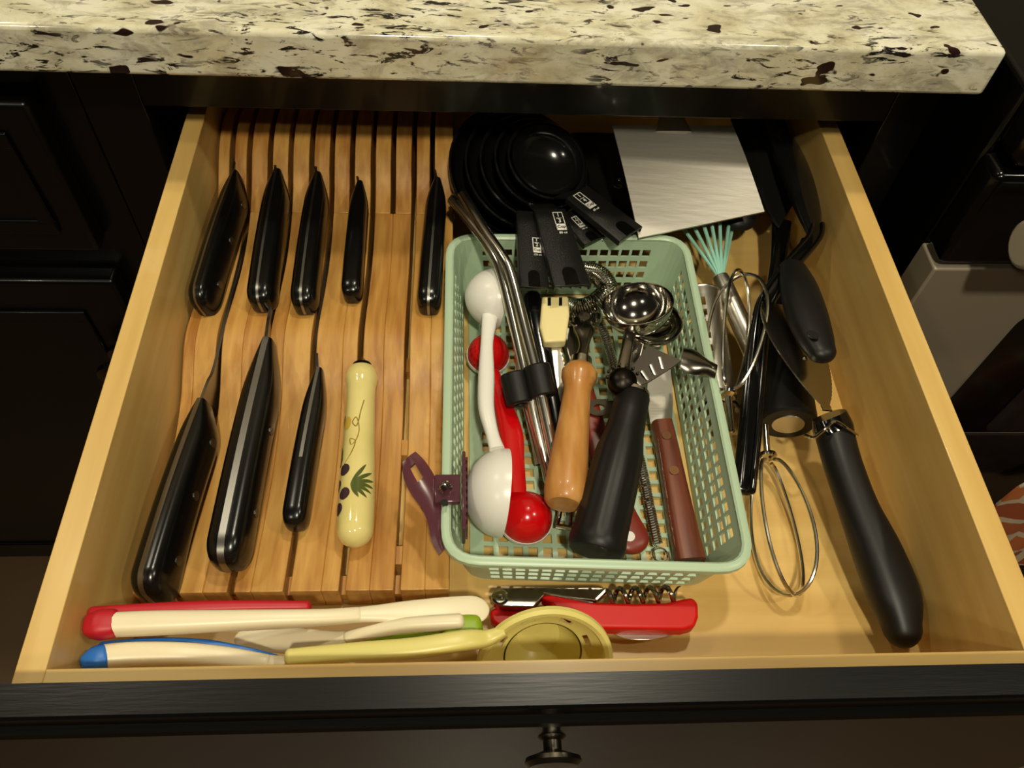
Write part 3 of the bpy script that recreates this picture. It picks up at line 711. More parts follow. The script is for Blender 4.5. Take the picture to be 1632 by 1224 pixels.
# serrated pie server
ps = thing('pie_server', 'leaf-shaped serrated server with a long fat black handle along the right wall', 'pie server', (0.44, 0.12, 0.03))
hp = [(0.4396, 0.1578, 0.046), (0.4406, 0.1367, 0.043), (0.4454, 0.1081, 0.037), (0.4527, 0.0812, 0.03), (0.4582, 0.055, 0.024), (0.4587, 0.0373, 0.021)]
bm = NB(); bar(bm, [(p, wd, hg) for p, wd, hg in zip(hp, (.0245, .0240, .0250, .0300, .0310, .0225), (.022, .022, .023, .027, .027, .022))], n=28, e=2.3, sm=6, round1=.013); obj('handle', bm, blk_matte, ps)
bm = NB(); tube(bm, [(0.4163, 0.1533, 0.052), (0.4198, 0.1494, 0.056), (0.4254, 0.1519, 0.0605), (0.4336, 0.1579, 0.0615), (0.4419, 0.1542, 0.059), (0.4506, 0.1526, 0.053)], 0.0011, 8, sm=5); obj('collar_edge', bm, chrome, ps, label='bright wavy collar line')
bm = NB(); bar(bm, [((0.4357, 0.1675, 0.054), .024, .014), ((0.4382, 0.1618, 0.049), .026, .020), ((0.4396, 0.1578, 0.046), .0245, .022)], n=24, e=2.6); obj('bolster', bm, blk_shiny, ps)
tip = V((0.4159, 0.2589, 0.06)); heel = V((0.4331, 0.1684, 0.058)); ba = (heel-tip); bl_ = ba.length; ba.normalize()
bn = V((0.42, -0.1, 0.9)); bn = (bn-ba*bn.dot(ba)).normalized(); bs_ = bn.cross(ba)
bm = NB(); NL = 60; L_, Rr = [], []
for i in range(NL+1):
    s = i/NL; w_ = 0.0250*(math.sin(math.pi*min(1, (0.06+0.94*s))**0.80))**0.75*(1 if s < .9 else 1-(s-.9)*3.2)
    w_ = max(w_, 0.0045); ser = 0.0005 if i % 2 else 0
    c_ = tip+ba*bl_*s+bn*0.0025*math.sin(math.pi*s); L_.append(c_-bs_*(w_-ser)); Rr.append(c_+bs_*(w_-ser))
tv = [[bm.verts.new(p+bn*z_) for p in L_] for z_ in (0.0005, -0.0005)]; tw = [[bm.verts.new(p+bn*z_) for p in Rr] for z_ in (0.0005, -0.0005)]
mid = [bm.verts.new((a+b)/2+bn*0.0008) for a, b in zip(L_, Rr)]
for i in range(NL):
    bm.faces.new((tv[0][i], tv[0][i+1], mid[i+1], mid[i])); bm.faces.new((mid[i], mid[i+1], tw[0][i+1], tw[0][i]))
    bm.faces.new((tv[1][i], tw[1][i], tw[1][i+1], tv[1][i+1])); bm.faces.new((tv[0][i], tv[1][i], tv[1][i+1], tv[0][i+1])); bm.faces.new((tw[0][i], tw[0][i+1], tw[1][i+1], tw[1][i]))
bm.faces.new((tv[0][0], mid[0], tw[0][0], tw[1][0], tv[1][0])); bm.faces.new((tv[0][NL], tv[1][NL], tw[1][NL], tw[0][NL], mid[NL]))
b_ob = obj('blade', bm, server_m, ps, label='leaf-shaped blade with fine teeth')
bm = NB(); disc(bm, tip.lerp(heel, 0.56)+bn*0.0030, bn, 0.0022, 0.0012); obj('rivet', bm, chrome, b_ob)

# ------------------------------------------------------------------ mixer beaters
def beater(label, hub, end, top, wid, phase, wire=0.0013):
    hub, end, top = V(hub), V(end), V(top); a = (end-hub); L = a.length; a.normalize()
    u = V((0, 0, 1)); u = (u-a*u.dot(a)).normalized(); s = a.cross(u)
    t = thing('mixer_beater', label, 'beater', hub.lerp(end, .5), 'hand mixer beaters')
    bm = NB(); lathe(bm, top, hub-top, [(0, .0015), (.001, .0024), ((hub-top).length, .0024)], 14); obj('shaft', bm, chrome, t)
    for k in range(2):
        d = s*math.cos(phase+k*math.pi/2)+u*math.sin(phase+k*math.pi/2); pts = []
        for q_ in range(25):
            an = math.pi*q_/24*2-math.pi   # -pi..pi round the loop, open at the hub
            f = (1-math.cos(an-math.pi))/2 if False else (1+math.cos(an))/2
            pts.append(hub+a*(0.004+L*f)+d*(wid*math.sin(an)*(0.55+0.45*f)*1.15+0.004*math.copysign(1, an)*(1-f)))
        bm = NB(); tube(bm, pts, wire, 8, sm=2); obj('wire_loop', bm, straw_m, t)
    bm = NB(); lathe(bm, hub-a*.002, a, [(0, .003), (.0005, .0062), (.0022, .0066), (.0032, .0060), (.0034, .003)], 20); obj('hub', bm, chrome, t)
    return t
beater('mixer beater with wire loops toward the drawer front, right of the basket', (0.4017, 0.1559, 0.0205), (0.3984, 0.0627, 0.0185), (0.404, 0.1796, 0.024), 0.0215, 0.75)
beater('mixer beater with wire loops toward the back, leaning on the basket rim', (0.37, 0.1838, 0.055), (0.4, 0.2856, 0.057), (0.3727, 0.1627, 0.04), 0.0215, 0.62)

# aqua whisk
wk = thing('balloon_whisk', 'whisk with aqua coated wires and a steel tube handle under the beaters', 'whisk', (0.385, 0.32, 0.02))
nk = V((0.3936, 0.3045, 0.034)); ends = [(0.3667, 0.3632, 0.04), (0.3729, 0.3621, 0.048), (0.38, 0.3644, 0.054), (0.3892, 0.3704, 0.054), (0.402, 0.3817, 0.048), (0.4175, 0.3907, 0.036), (0.4229, 0.3879, 0.026)]
for e in ends:
    e = V(e); dd = e-nk; bm = NB()
    tube(bm, [nk, nk.lerp(e, .25)+dd*0.02, nk.lerp(e, .65), e, e+dd*0.35+V(((0.37-e.x)*0.1, 0, -.002))], 0.0015, 8, sm=5); obj('wire', bm, teal, wk)
bm = NB(); he = V((0.4092, 0.2348, 0.026)); da = (he-nk).normalized(); lathe(bm, nk-da*.004, da, [(0, .002), (.001, .0062), (.010, .0072), ((he-nk).length, .0080), ((he-nk).length+.004, .0055), ((he-nk).length+.005, .001)], 24); obj('handle', bm, brushed, wk)

# perforated steel grater tube
gr = thing('steel_grater', 'curved steel grater with a row of round holes, wedged outside the basket', 'grater', (0.375, 0.25, 0.02))
g0 = V((0.3749, 0.2892, 0.043)); g1 = V((0.373, 0.1905, 0.036)); ga = (g1-g0); gL = ga.length; ga.normalize(); gu_ = V((0, 0, 1)); gu_ = (gu_-ga*gu_.dot(ga)).normalized(); gs = ga.cross(gu_)
if gs.x < 0: gs = -gs
na, nl = 30, 54
def gfn(u, v):
    an = math.pi*(u-0.5)*1.05; r = 0.0150-0.0015*v; nrm = gu_*math.cos(an)+gs*math.sin(an); return g0+ga*(gL*v)+nrm*r-gu_*0.012, nrm
def hole_at(i, j):
    for ci in (5.0, 12.5):
        for m_ in range(5):
            cj = 8+m_*5.6
            if ((i+.5-ci)/1.7)**2+((j+.5-cj)/2.0)**2 < 1: return True
    return False
bm = NB(); sheet(bm, [i/na for i in range(na+1)], [j/nl for j in range(nl+1)], gfn, 0.0008, lambda i, j: not hole_at(i, j)); obj('perforated_shell', bm, brushed, gr)
bm = NB(); tube(bm, [gfn(k/12, 0)[0] for k in range(13)], 0.0012, 8); obj('rolled_edge', bm, brushed, gr)
bm = NB(); tube(bm, [gfn(k/12, 1)[0] for k in range(13)], 0.0016, 8); obj('end_guard', bm, blk_shiny, gr)

# ------------------------------------------------------------------ inside the basket
# white double scoop on its side
def double_scoop(name, label, c1, R1, ax1, c2, R2, ax2, dep, m, hpath, hw, lip=None):
    t = thing(name, label, 'measuring scoop', (V(c1)+V(c2))/2)
    for c, R, a, dp in ((c1, R1, ax1, dep[0]), (c2, R2, ax2, dep[1])):
        bm = NB(); lathe(bm, c, a, bowl_prof(R, dp, 0.0014, 12), 40, cap=False); b = obj('bowl', bm, m, t)
        if lip:
            bm = NB(); lathe(bm, V(c)-V(a).normalized()*0.0034, a, [(0, R-.0012), (0, R+.0003), (.0036, R+.0004), (.0036, R-.0012)], 40, cap=False); obj('rim_band', bm, lip, b, label='white rim band')
    bm = NB(); bar(bm, hpath, n=20, e=2.4, sm=6, up=(0.15, 0, 1)); obj('handle', bm, m, t)
    return t
double_scoop('double_ended_scoop', 'red double-ended scoop lying under the white one in the basket', (0.2123, 0.2441, 0.017), 0.0155, (0.05, -.1, 1), (0.2342, 0.1122, 0.018), 0.0172, (0.05, -.05, 1), (0.017, 0.018), red_p,
    [((0.2144, 0.2229, 0.026), .010, .006), ((0.2208, 0.1971, 0.026), .013, .008), ((0.226, 0.171, 0.027), .0165, .010), ((0.2269, 0.1486, 0.028), .0150, .010), ((0.2282, 0.1218, 0.031), .0125, .008)], 0.01, lip=white_p)
double_scoop('double_ended_scoop', 'white double-ended measuring scoop lying on its side against the basket\'s left wall', (0.2218, 0.2766, 0.042), 0.0228, (-1, .05, 0.22), (0.2197, 0.1189, 0.04), 0.0280, (-1, 0.05, 0.12), (0.0270, 0.0250), white_p,
    [((0.2131, 0.2565, 0.046), .012, .007), ((0.2104, 0.2323, 0.048), .0088, .007), ((0.2095, 0.2028, 0.048), .0110, .010), ((0.2091, 0.1775, 0.048), .0105, .010), ((0.2124, 0.1581, 0.048), .0085, .007), ((0.2153, 0.1454, 0.049), .010, .006)], 0.01)

# steel straws and their black clip
paths = [[(0.1932, 0.3457, 0.08), (0.2081, 0.3106, 0.08), (0.221, 0.2846, 0.079), (0.2273, 0.2694, 0.075), (0.2366, 0.2304, 0.061), (0.2445, 0.1977, 0.048), (0.2543, 0.1503, 0.029), (0.2577, 0.1353, 0.022)],
         [(0.1853, 0.3467, 0.074), (0.2055, 0.3116, 0.074), (0.2169, 0.2878, 0.073), (0.222, 0.2727, 0.068), (0.2302, 0.2352, 0.055), (0.2381, 0.1967, 0.042), (0.2485, 0.1543, 0.022), (0.2516, 0.14, 0.015)],
         [(0.187, 0.3553, 0.07), (0.2049, 0.3236, 0.066), (0.2157, 0.3005, 0.061), (0.2229, 0.2824, 0.054), (0.232, 0.2399, 0.042), (0.2364, 0.2036, 0.032), (0.2435, 0.1702, 0.02), (0.2466, 0.154, 0.014)]]
for pth, lb in zip(paths, ('rightmost of the bent steel straws through the black clip', 'middle of the bent steel straws through the black clip', 'lowest bent steel straw, half hidden under the other two')):
    bm = NB(); P_ = spline(pth, 6); n_ = len(P_); rr_ = []
    tube(bm, P_, 0.0039, 14, cap=False); tube(bm, P_, 0.0033, 14, cap=False)
    tag(obj('steel_straw', bm, straw_m, base=P_[n_//2]), lb, 'straw', 'bent steel straws')
ca = (V(paths[0][6])-V(paths[0][4])).normalized()
cp = thing('straw_clip', 'black rubber double-ring clip holding the steel straws together', 'clip', (0.2381, 0.1994, 0.044))
for c in ((0.2455, 0.1994, 0.047), (0.2305, 0.1973, 0.041)):
    bm = NB(); c = V(c); lathe(bm, c-ca*.011, ca, [(0, .0044), (0, .0088), (.001, .0096), (.021, .0096), (.022, .0088), (.022, .0044)], 28, cap=False); lathe(bm, c-ca*.011, ca, [(0, .0044), (.022, .0044)], 28, cap=False); obj('ring', bm, blk_matte, cp)

# black handled peeler right of the straws
bp = thing('black_handled_peeler', 'slim black handled peeler lying along the straws, steel end under the wooden handle', 'peeler', (0.2551, 0.2119, 0.02))
bm = NB(); bar(bm, [(p, wd, .012) for p, wd in zip([(0.2447, 0.2792, 0.04), (0.2476, 0.2563, 0.036), (0.2527, 0.2226, 0.028), (0.2575, 0.1893, 0.022), (0.2605, 0.1517, 0.018), (0.2613, 0.1246, 0.016)], (.014, .0150, .0140, .0125, .0115, .010))], n=18, e=2.8, round0=.006); obj('handle', bm, blk_shiny, bp)
bm = NB(); tube(bm, [(0.2586, 0.1236, 0.018), (0.2563, 0.1138, 0.018), (0.2544, 0.1077, 0.016)], 0.0013, 8, sm=4); tube(bm, [(0.2632, 0.1245, 0.018), (0.2636, 0.1137, 0.018), (0.2624, 0.1058, 0.016)], 0.0013, 8, sm=4); bar(bm, [((0.2536, 0.1077, 0.016), .003, .004), ((0.2632, 0.1058, 0.016), .003, .004)], n=10); obj('fork', bm, chrome, bp)

# cream handled serrated knife
cs = thing('cream_paring_knife', 'small serrated knife with a square cream plastic handle, under the cup handles', 'knife', (0.2613, 0.2612, 0.03))
bm = NB(); tp = [(0.2514, 0.2756, 0.047), (0.2708, 0.2758, 0.047), (0.2706, 0.26, 0.046), (0.2665, 0.2368, 0.044), (0.2508, 0.2356, 0.044), (0.2483, 0.249, 0.045)]; prism(bm, tp[::-1], 0.009); hh_ = obj('handle', bm, cream_y, cs, bevel=0.0016)
bm = NB()
for x_ in (876, 893):
    pass
for sl in ([(0.2554, 0.2739, 0.0476), (0.2577, 0.274, 0.0476), (0.2573, 0.2669, 0.0474), (0.255, 0.2669, 0.0474)], [(0.2637, 0.274, 0.0476), (0.266, 0.2741, 0.0476), (0.2655, 0.267, 0.0474), (0.2632, 0.267, 0.0474)]):
    prism(bm, sl[::-1], 0.0012)
obj('notch', bm, black_ink, hh_, flat=True)
e0 = [(0.2523, 0.2424, 0.036), (0.2533, 0.2245, 0.033), (0.2577, 0.205, 0.03), (0.2608, 0.1958, 0.028)]; e1 = [(0.2614, 0.2425, 0.036), (0.2632, 0.2342, 0.035), (0.2645, 0.2266, 0.034), (0.2655, 0.2191, 0.033), (0.2659, 0.2096, 0.031), (0.2643, 0.1958, 0.028)]
ee = []
E1 = spline(e1, 4)
for i, p in enumerate(E1): ee.append(p+V(((0.0011 if i % 2 else -0.0002), 0, 0)))
bm = NB(); prism(bm, [V(p) for p in e0]+ee[::-1], 0.0010); obj('blade', bm, brushed, cs, flat=True)

# spiral whisk
sw = thing('spiral_whisk', 'coil-wire spiral whisk with a long spring handle ending in a ring', 'whisk', (0.3048, 0.2119, 0.02))
hpth = [(0.2737, 0.3046, 0.04), (0.2842, 0.3018, 0.046), (0.2952, 0.2932, 0.05), (0.2995, 0.2796, 0.05), (0.2908, 0.2709, 0.046), (0.2799, 0.2699, 0.04), (0.271, 0.2756, 0.036)]
bm = NB(); tube(bm, helix(hpth, 0.0074, 0.0016, 8, 10), 0.0005, 5); obj('coil_head', bm, nickel, sw)
hp2 = [(0.2903, 0.2807, 0.036), (0.2985, 0.2497, 0.03), (0.305, 0.2216, 0.022), (0.3117, 0.1891, 0.014), (0.3165, 0.1562, 0.0095), (0.3185, 0.1233, 0.0085), (0.32, 0.0972, 0.0085)]
bm = NB(); tube(bm, helix(hp2, 0.0030, 0.0018, 6, 8), 0.0007, 5); tube(bm, hp2, 0.0017, 8, sm=4); obj('spring_handle', bm, straw_m, sw)
bm = NB(); rc = V((0.3206, 0.0903, 0.0085)); tube(bm, [rc+V((0.0048*math.cos(a), 0.0048*math.sin(a), 0)) for a in [2*math.pi*k/20 for k in range(20)]], 0.0006, 6, closed=True); obj('hanging_ring', bm, chrome, sw)

# wooden handled pastry tool
wt = thing('wooden_handled_tool', 'pale turned-wood handle with a waisted steel neck, in the middle of the basket', 'bottle opener', (0.2657, 0.166, 0.035))
A = V((0.2745, 0.2129, 0.046)); B = V((0.2558, 0.1085, 0.043)); d_ = (B-A); L = d_.length; d_.normalize()
bm = NB(); lathe(bm, A, d_, [(0, .0001), (0, .0072), (.0015, .0098), (.006, .0124), (.0105, .0122), (.016, .0102), (.022, .0094), (L*.45, .0105), (L*.72, .0126), (L-.012, .0134), (L-.003, .0124), (L-.0006, .0104), (L, .0001)], 36); obj('handle', bm, oak_h, wt)
bm = NB(); lathe(bm, A-d_*.007, d_, [(0, .0055), (.001, .0076), (.0072, .0080)], 24); obj('ferrule', bm, chrome, wt)
bm = NB(); bar(bm, [((0.2755, 0.2179, 0.045), .011, .006), ((0.2784, 0.2296, 0.044), .0075, .0055), ((0.2798, 0.2394, 0.043), .010, .0055), ((0.2807, 0.2493, 0.042), .0165, .006), ((0.2819, 0.2603, 0.04), .0180, .005), ((0.2831, 0.2745, 0.036), .013, .004)], n=18, e=3); nk_ = obj('neck', bm, nickel, wt)
bm = NB()
for s in (-1, 1):
    tube(bm, [V((0.2806, 0.2497, 0.043))+V((s*.006, 0, .001)), V((0.2814, 0.2575, 0.042))+V((s*.012, .002, -.002)), V((0.2826, 0.2704, 0.038))+V((s*.012, .004, -.004))], 0.0016, 8, sm=4)
disc(bm, (0.2813, 0.2588, 0.044), (0, 0, 1), 0.0042, 0.0012); obj('opener_jaw', bm, nickel, nk_)

# ice cream disher
ds = thing('ice_cream_scoop', 'steel ice cream scoop with thumb lever and ribbed black handle', 'ice cream scoop', (0.2967, 0.1677, 0.04))
sc0 = V((0.3156, 0.2528, 0.066)); na_ = V((-0.22, 0.24, 0.94)).normalized()
bm = NB(); lathe(bm, sc0, -na_, bowl_prof(0.0245, 0.0225, 0.001, 14), 48, cap=False); obj('bowl', bm, chrome, ds)
bm = NB(); a, u, v = frame_of(na_); tube(bm, [sc0+(u*math.cos(k*math.pi/20)+v*math.sin(k*math.pi/20))*0.0245 for k in range(40)], 0.0008, 8, closed=True); obj('bowl_rim', bm, chrome, ds)
bm = NB(); bar(bm, [((0.3103, 0.2362, 0.06), .009, .004), ((0.3053, 0.2192, 0.062), .008, .005), ((0.2995, 0.1982, 0.062), .009, .006), ((0.2979, 0.1884, 0.06), .014, .008)], n=16, e=3); obj('stem', bm, nickel, ds)
bm = NB(); gc = V((0.2986, 0.19, 0.062)); lathe(bm, gc-V((0, 0, .004)), (0, -.3, 1), [(0, .0001), (0, .0095), (.003, .010), (.007, .009), (.010, .006), (.0108, .0001)], 24)
for k in range(7):
    an = math.radians(20+k*26); p = gc+V((math.cos(an)*.0105, math.sin(an)*.0105, .002)); lathe(bm, p, (0, -.3, 1), [(0, .0012), (.003, .0010), (.0032, .0001)], 8)
obj('gear_housing', bm, dark_steel, ds)
bm = NB(); prism(bm, [(0.3048, 0.1889, 0.052), (0.3029, 0.1973, 0.056), (0.3096, 0.2063, 0.058), (0.3196, 0.2198, 0.06), (0.3297, 0.2126, 0.061), (0.3404, 0.2056, 0.062), (0.3289, 0.1984, 0.059), (0.3176, 0.1922, 0.056)], 0.0016); lv = obj('lever_rack', bm, dark_steel, ds)
bm = NB()
for k, (px, py, pz) in enumerate(((0.3115, 0.191, 0.0562), (0.3167, 0.1942, 0.0576), (0.3219, 0.1972, 0.0592), (0.3273, 0.2013, 0.0606))):
    bar(bm, [((px, py, pz), .0026, .0008), ((px-.004+.001*k, py+.004+.0012*k, pz+.0012), .0026, .0008)], n=10, sm=0, round0=.0012, round1=.0012)
obj('rack_slots', bm, brushed, lv)
bm = NB()
tl = V((0.3512, 0.2049, 0.063)); tx = V((0.93, -0.28, -0.05)).normalized(); ty = V((0.28, 0.93, 0)).normalized(); tz = tx.cross(ty)
def thf(u, v):
    an = (v-0.5)*2.3; w__ = 0.0115*(0.55+0.45*math.sin(math.pi*min(1, u+.25))); p = tl+tx*(-0.011+0.025*u)+ty*(w__*math.sin(an))+tz*(0.006*math.cos(an)-.004-0.004*u*u); return p, (tz*math.cos(an)+ty*math.sin(an))
sheet(bm, [i/8 for i in range(9)], [i/12 for i in range(13)], thf, 0.0009); obj('thumb_rest', bm, nickel, lv)
A = V((0.3063, 0.1831, 0.056)); B = V((0.2729, 0.0782, 0.04)); d_ = (B-A); L = d_.length; d_.normalize()
bm = NB(); prof = [(0, .0001), (0, .0095), (.002, .0112), (.016, .0118), (.030, .0128), (L*.4, .0156), (L*.6, .0166), (L-.012, .0172), (L-.008, .0176), (L-.003, .0174), (L-.0006, .0160), (L, .0140), (L, .0001)]
a, u, v = frame_of(d_); rr = []
for dd, r in prof:
    ring = []
    for k in range(60):
        rib = 1-0.035*(0.5-0.5*math.cos(12*2*math.pi*k/60)) if (L*.3 < dd < L-.011) else 1
        an = 2*math.pi*k/60; ring.append(bm.verts.new(A+d_*dd+(u*math.cos(an)+v*math.sin(an))*r*rib))
    rr.append(ring)
rings_to_faces(bm, rr); obj('handle', bm, blk_matte, ds)
bm = NB(); lathe(bm, A-d_*.003, d_, [(0, .008), (.0008, .0102), (.0032, .0106)], 28); obj('collar', bm, chrome, ds)

# nested steel bowls below the ice cream scoop
sb = thing('steel_measuring_spoon', 'round steel measuring spoon half hidden under the ice cream scoop', 'measuring spoon', (0.3376, 0.2699, 0.02))
bm = NB(); c = V((0.3309, 0.2551, 0.044)); lathe(bm, c, (0.05, -.1, -1), bowl_prof(0.0215, 0.0150, 0.0009, 10), 40, cap=False); tube(bm, [c+V((0.0215*math.cos(k*math.pi/20), 0.0215*math.sin(k*math.pi/20), 0.0)) for k in range(40)], 0.0008, 8, closed=True); obj('bowl', bm, chrome, sb)
bm = NB(); bar(bm, [(c+V((-.012, -.018, -.001)), .009, .0016), (c+V((-.018, -.040, -.010)), .008, .0016), (c+V((-.022, -.060, -.020)), .009, .0016)], n=12); obj('handle', bm, nickel, sb)

# steel key tab
kt = NB(); ctr_ = V((0.2897, 0.1961, 0.0195)); ring_o = [ctr_+V((0.0105*math.cos(a), 0.0070*math.sin(a), 0)) for a in [2*math.pi*k/24 for k in range(24)]]
sheet(kt, list(range(24)), [0, 1], lambda i, v: (ring_o[i].lerp(ctr_, 0.62*(1-v)), (0, 0, 1)), 0.0014, closed_u=True)
bar(kt, [(ctr_+V((.008, .001, 0)), .010, .0014), (ctr_+V((.022, .004, -.001)), .009, .0014), (ctr_+V((.036, .010, -.002)), .008, .0014)], n=12)
tag(obj('steel_opener_tab', kt, nickel_d, base=ctr_), 'flat steel opener tab with a hole, poking out left of the black scoop handle', 'can opener')

# wooden handled server with a broad steel blade
ws = thing('wooden_handled_server', 'brown wooden handled server with two rivets along the basket\'s right wall', 'cake server', (0.3367, 0.1364, 0.01))
hs = [(0.3342, 0.1869, 0.0125), (0.3353, 0.1694, 0.0125), (0.3362, 0.1399, 0.0125), (0.3372, 0.1076, 0.0125), (0.3383, 0.0833, 0.0125)]
bm = NB(); bar(bm, [(p, wd, .015) for p, wd in zip(hs, (.0148, .0150, .0160, .0178, .0190))], n=20, e=4.0, sm=3); hh_ = obj('handle', bm, brown_h, ws)
for p in ((0.3342, 0.1729, 0.0201), (0.3354, 0.1453, 0.0201)):
    bm = NB(); disc(bm, p, (0, 0, 1), 0.0034, 0.0006); obj('rivet', bm, brass, hh_)
bm = NB(); prism(bm, [(0.326, 0.1866, 0.013), (0.3414, 0.1876, 0.013), (0.3444, 0.2045, 0.015), (0.3444, 0.2273, 0.022), (0.3366, 0.2399, 0.028), (0.3283, 0.2299, 0.026), (0.3254, 0.2086, 0.017)][::-1], 0.0012); obj('blade', bm, brushed, ws)

# rust-red handled knife
rk = thing('rust_red_knife', 'knife with a rust-red handle and white rivet, under the black ice cream scoop handle', 'knife', (0.2986, 0.1377, 0.008))
rs = [(0.28, 0.2191, 0.016), (0.2852, 0.1901, 0.0125), (0.2903, 0.1563, 0.0095), (0.2969, 0.1235, 0.0085), (0.3032, 0.1018, 0.0085)]
bm = NB(); bar(bm, [(p, wd, .010) for p, wd in zip(rs, (.012, .0155, .0175, .0200, .0235))], n=20, e=3.2, sm=4, round1=.011); hh_ = obj('handle', bm, rust_h, rk)
bm = NB(); disc(bm, (0.301, 0.1008, 0.0137), (0, 0, 1), 0.0036, 0.0005); obj('rivet', bm, white_p, hh_, label='white rivet')
bm = NB(); prism(bm, [(0.2763, 0.2187, 0.0165), (0.2846, 0.2198, 0.0165), (0.2806, 0.2449, 0.021), (0.2758, 0.2759, 0.027), (0.2679, 0.2709, 0.027), (0.2704, 0.2449, 0.021)][::-1], 0.001); obj('blade', bm, blade_m, rk)

# purple bag clip on the rim
pc = thing('bag_clip', 'translucent purple spring clip clamped on the left edge of the basket', 'clip', (0.1776, 0.1082, 0.05))
bm = NB(); us = [i/14 for i in range(15)]
cpath = spline([(0.1611, 0.1327, 0.062), (0.1644, 0.1246, 0.061), (0.1698, 0.1154, 0.059), (0.1752, 0.1063, 0.057), (0.1783, 0.0966, 0.055), (0.1799, 0.0867, 0.052), (0.1829, 0.0782, 0.048)], 4); cw = smooth1((.006, .0098, .0105, .0092, .0080, .0070, .005), 4)
sheet(bm, [-1, -.55, -.25, .25, .55, 1], list(range(len(cpath))), lambda u, j: (cpath[j]+V((u*cw[j]*.62, u*cw[j]*.62, -0.0012*(abs(u)))), (0, 0, 1)), 0.0022, lambda i, j: not (i == 2 and 3 <= j <= 6)); obj('outer_jaw', bm, purple_p, pc)
bm = NB(); box(bm, V((0.1932, 0.0848, 0.04)), V((0.1932, 0.0848, 0.04))+V((.0022, .052, .022))); j_ = obj('inner_jaw', bm, purple_p, pc, bevel=0.0008)
bm = NB()
y0 = V((0.1932, 0.0848, 0.04))
for k in range(10): box(bm, y0+V((.0022, .002+k*.005, .003)), y0+V((.0035, .0042+k*.005, .019)))
obj('teeth', bm, purple_p, j_)
bm = NB(); box(bm, V((0.1768, 0.1022, 0.057)), V((0.1901, 0.1209, 0.0595))+V((.002, 0, .0022))); obj('bridge', bm, purple_p, pc, bevel=0.001)
bm = NB(); tube(bm, helix([(0.182, 0.1129, 0.0635), (0.185, 0.1079, 0.0635)], 0.0036, 0.0014, 4, 10), 0.0006, 6); obj('spring', bm, chrome, pc)
bm = NB(); disc(bm, (0.1828, 0.1013, 0.062), (0, 0, 1), 0.0024, 0.0006); obj('rivet', bm, chrome, pc)

# ------------------------------------------------------------------ front of the drawer
# red and cream soft-edged spreader
def spreader(label, st, capst, m, edge=None, name='soft_edged_spreader', head=None, e=3.0):
    t = thing(name, label, 'spreader', V(st[len(st)//2][0]), 'soft-edged spreaders at the front')
    bm = NB(); bar(bm, st, n=22, e=e, sm=5, round0=.003, round1=.003); obj('handle', bm, cream_p, t)
    bm = NB(); bar(bm, capst, n=22, e=3.0, sm=5, round0=.004, round1=.004); obj('soft_grip', bm, m, t, label='coloured soft grip')
    if edge:
        bm = NB(); bar(bm, edge, n=16, e=3.0, sm=5, round0=.003, round1=.003); obj('soft_edge', bm, m, t, label='coloured soft edge')
    if head:
        bm = NB(); bar(bm, head, n=22, e=2.6, sm=6, round0=.004, round1=.010); obj('head', bm, cream_p, t)
    return t
spreader('red and cream spreader lying topmost along the front of the knife block',
    [((0.0123, 0.0291, 0.07), .0118, .0125), ((0.0344, 0.0307, 0.067), .0120, .0125), ((0.062, 0.0326, 0.063), .0108, .0115), ((0.0935, 0.0348, 0.058), .0094, .0115), ((0.1194, 0.0368, 0.054), .0085, .009), ((0.1359, 0.039, 0.051), .0083, .007)],
    [((0.0034, 0.0283, 0.071), .0125, .0120), ((0.0076, 0.0288, 0.071), .0148, .0132), ((0.0134, 0.0297, 0.07), .0144, .0124)], red_soft,
    edge=[((0.0014, 0.0356, 0.067), .0070, .012), ((0.0352, 0.0381, 0.064), .0080, .011), ((0.0695, 0.0411, 0.059), .0072, .010), ((0.1078, 0.043, 0.053), .0060, .009)],
    head=[((0.1325, 0.0387, 0.051), .0083, .007), ((0.1461, 0.0399, 0.05), .0095, .005), ((0.1632, 0.0414, 0.048), .0125, .004), ((0.1841, 0.0425, 0.046), .0155, .0035), ((0.1989, 0.0433, 0.044), .0165, .003)])
spreader('green and cream spreader pointing right, resting against the yellow egg separator',
    [((0.1919, 0.0349, 0.048), .0080, .011), ((0.1773, 0.0344, 0.048), .0078, .011), ((0.16, 0.0336, 0.047), .0072, .011), ((0.1426, 0.0314, 0.044), .0064, .010), ((0.1307, 0.0298, 0.041), .0068, .008)],
    [((0.1856, 0.0328, 0.043), .0130, .012), ((0.1947, 0.0333, 0.043), .0140, .012), ((0.201, 0.0336, 0.043), .0130, .0115)], green_soft,
    edge=[((0.1369, 0.0288, 0.036), .0060, .008), ((0.1596, 0.0306, 0.038), .0068, .009), ((0.1876, 0.0316, 0.04), .0080, .010)],
    head=[((0.1321, 0.0301, 0.041), .0068, .008), ((0.1214, 0.0295, 0.038), .0100, .005), ((0.107, 0.0303, 0.034), .0140, .0038), ((0.0904, 0.0326, 0.03), .0150, .003), ((0.0738, 0.0345, 0.027), .0130, .003)])
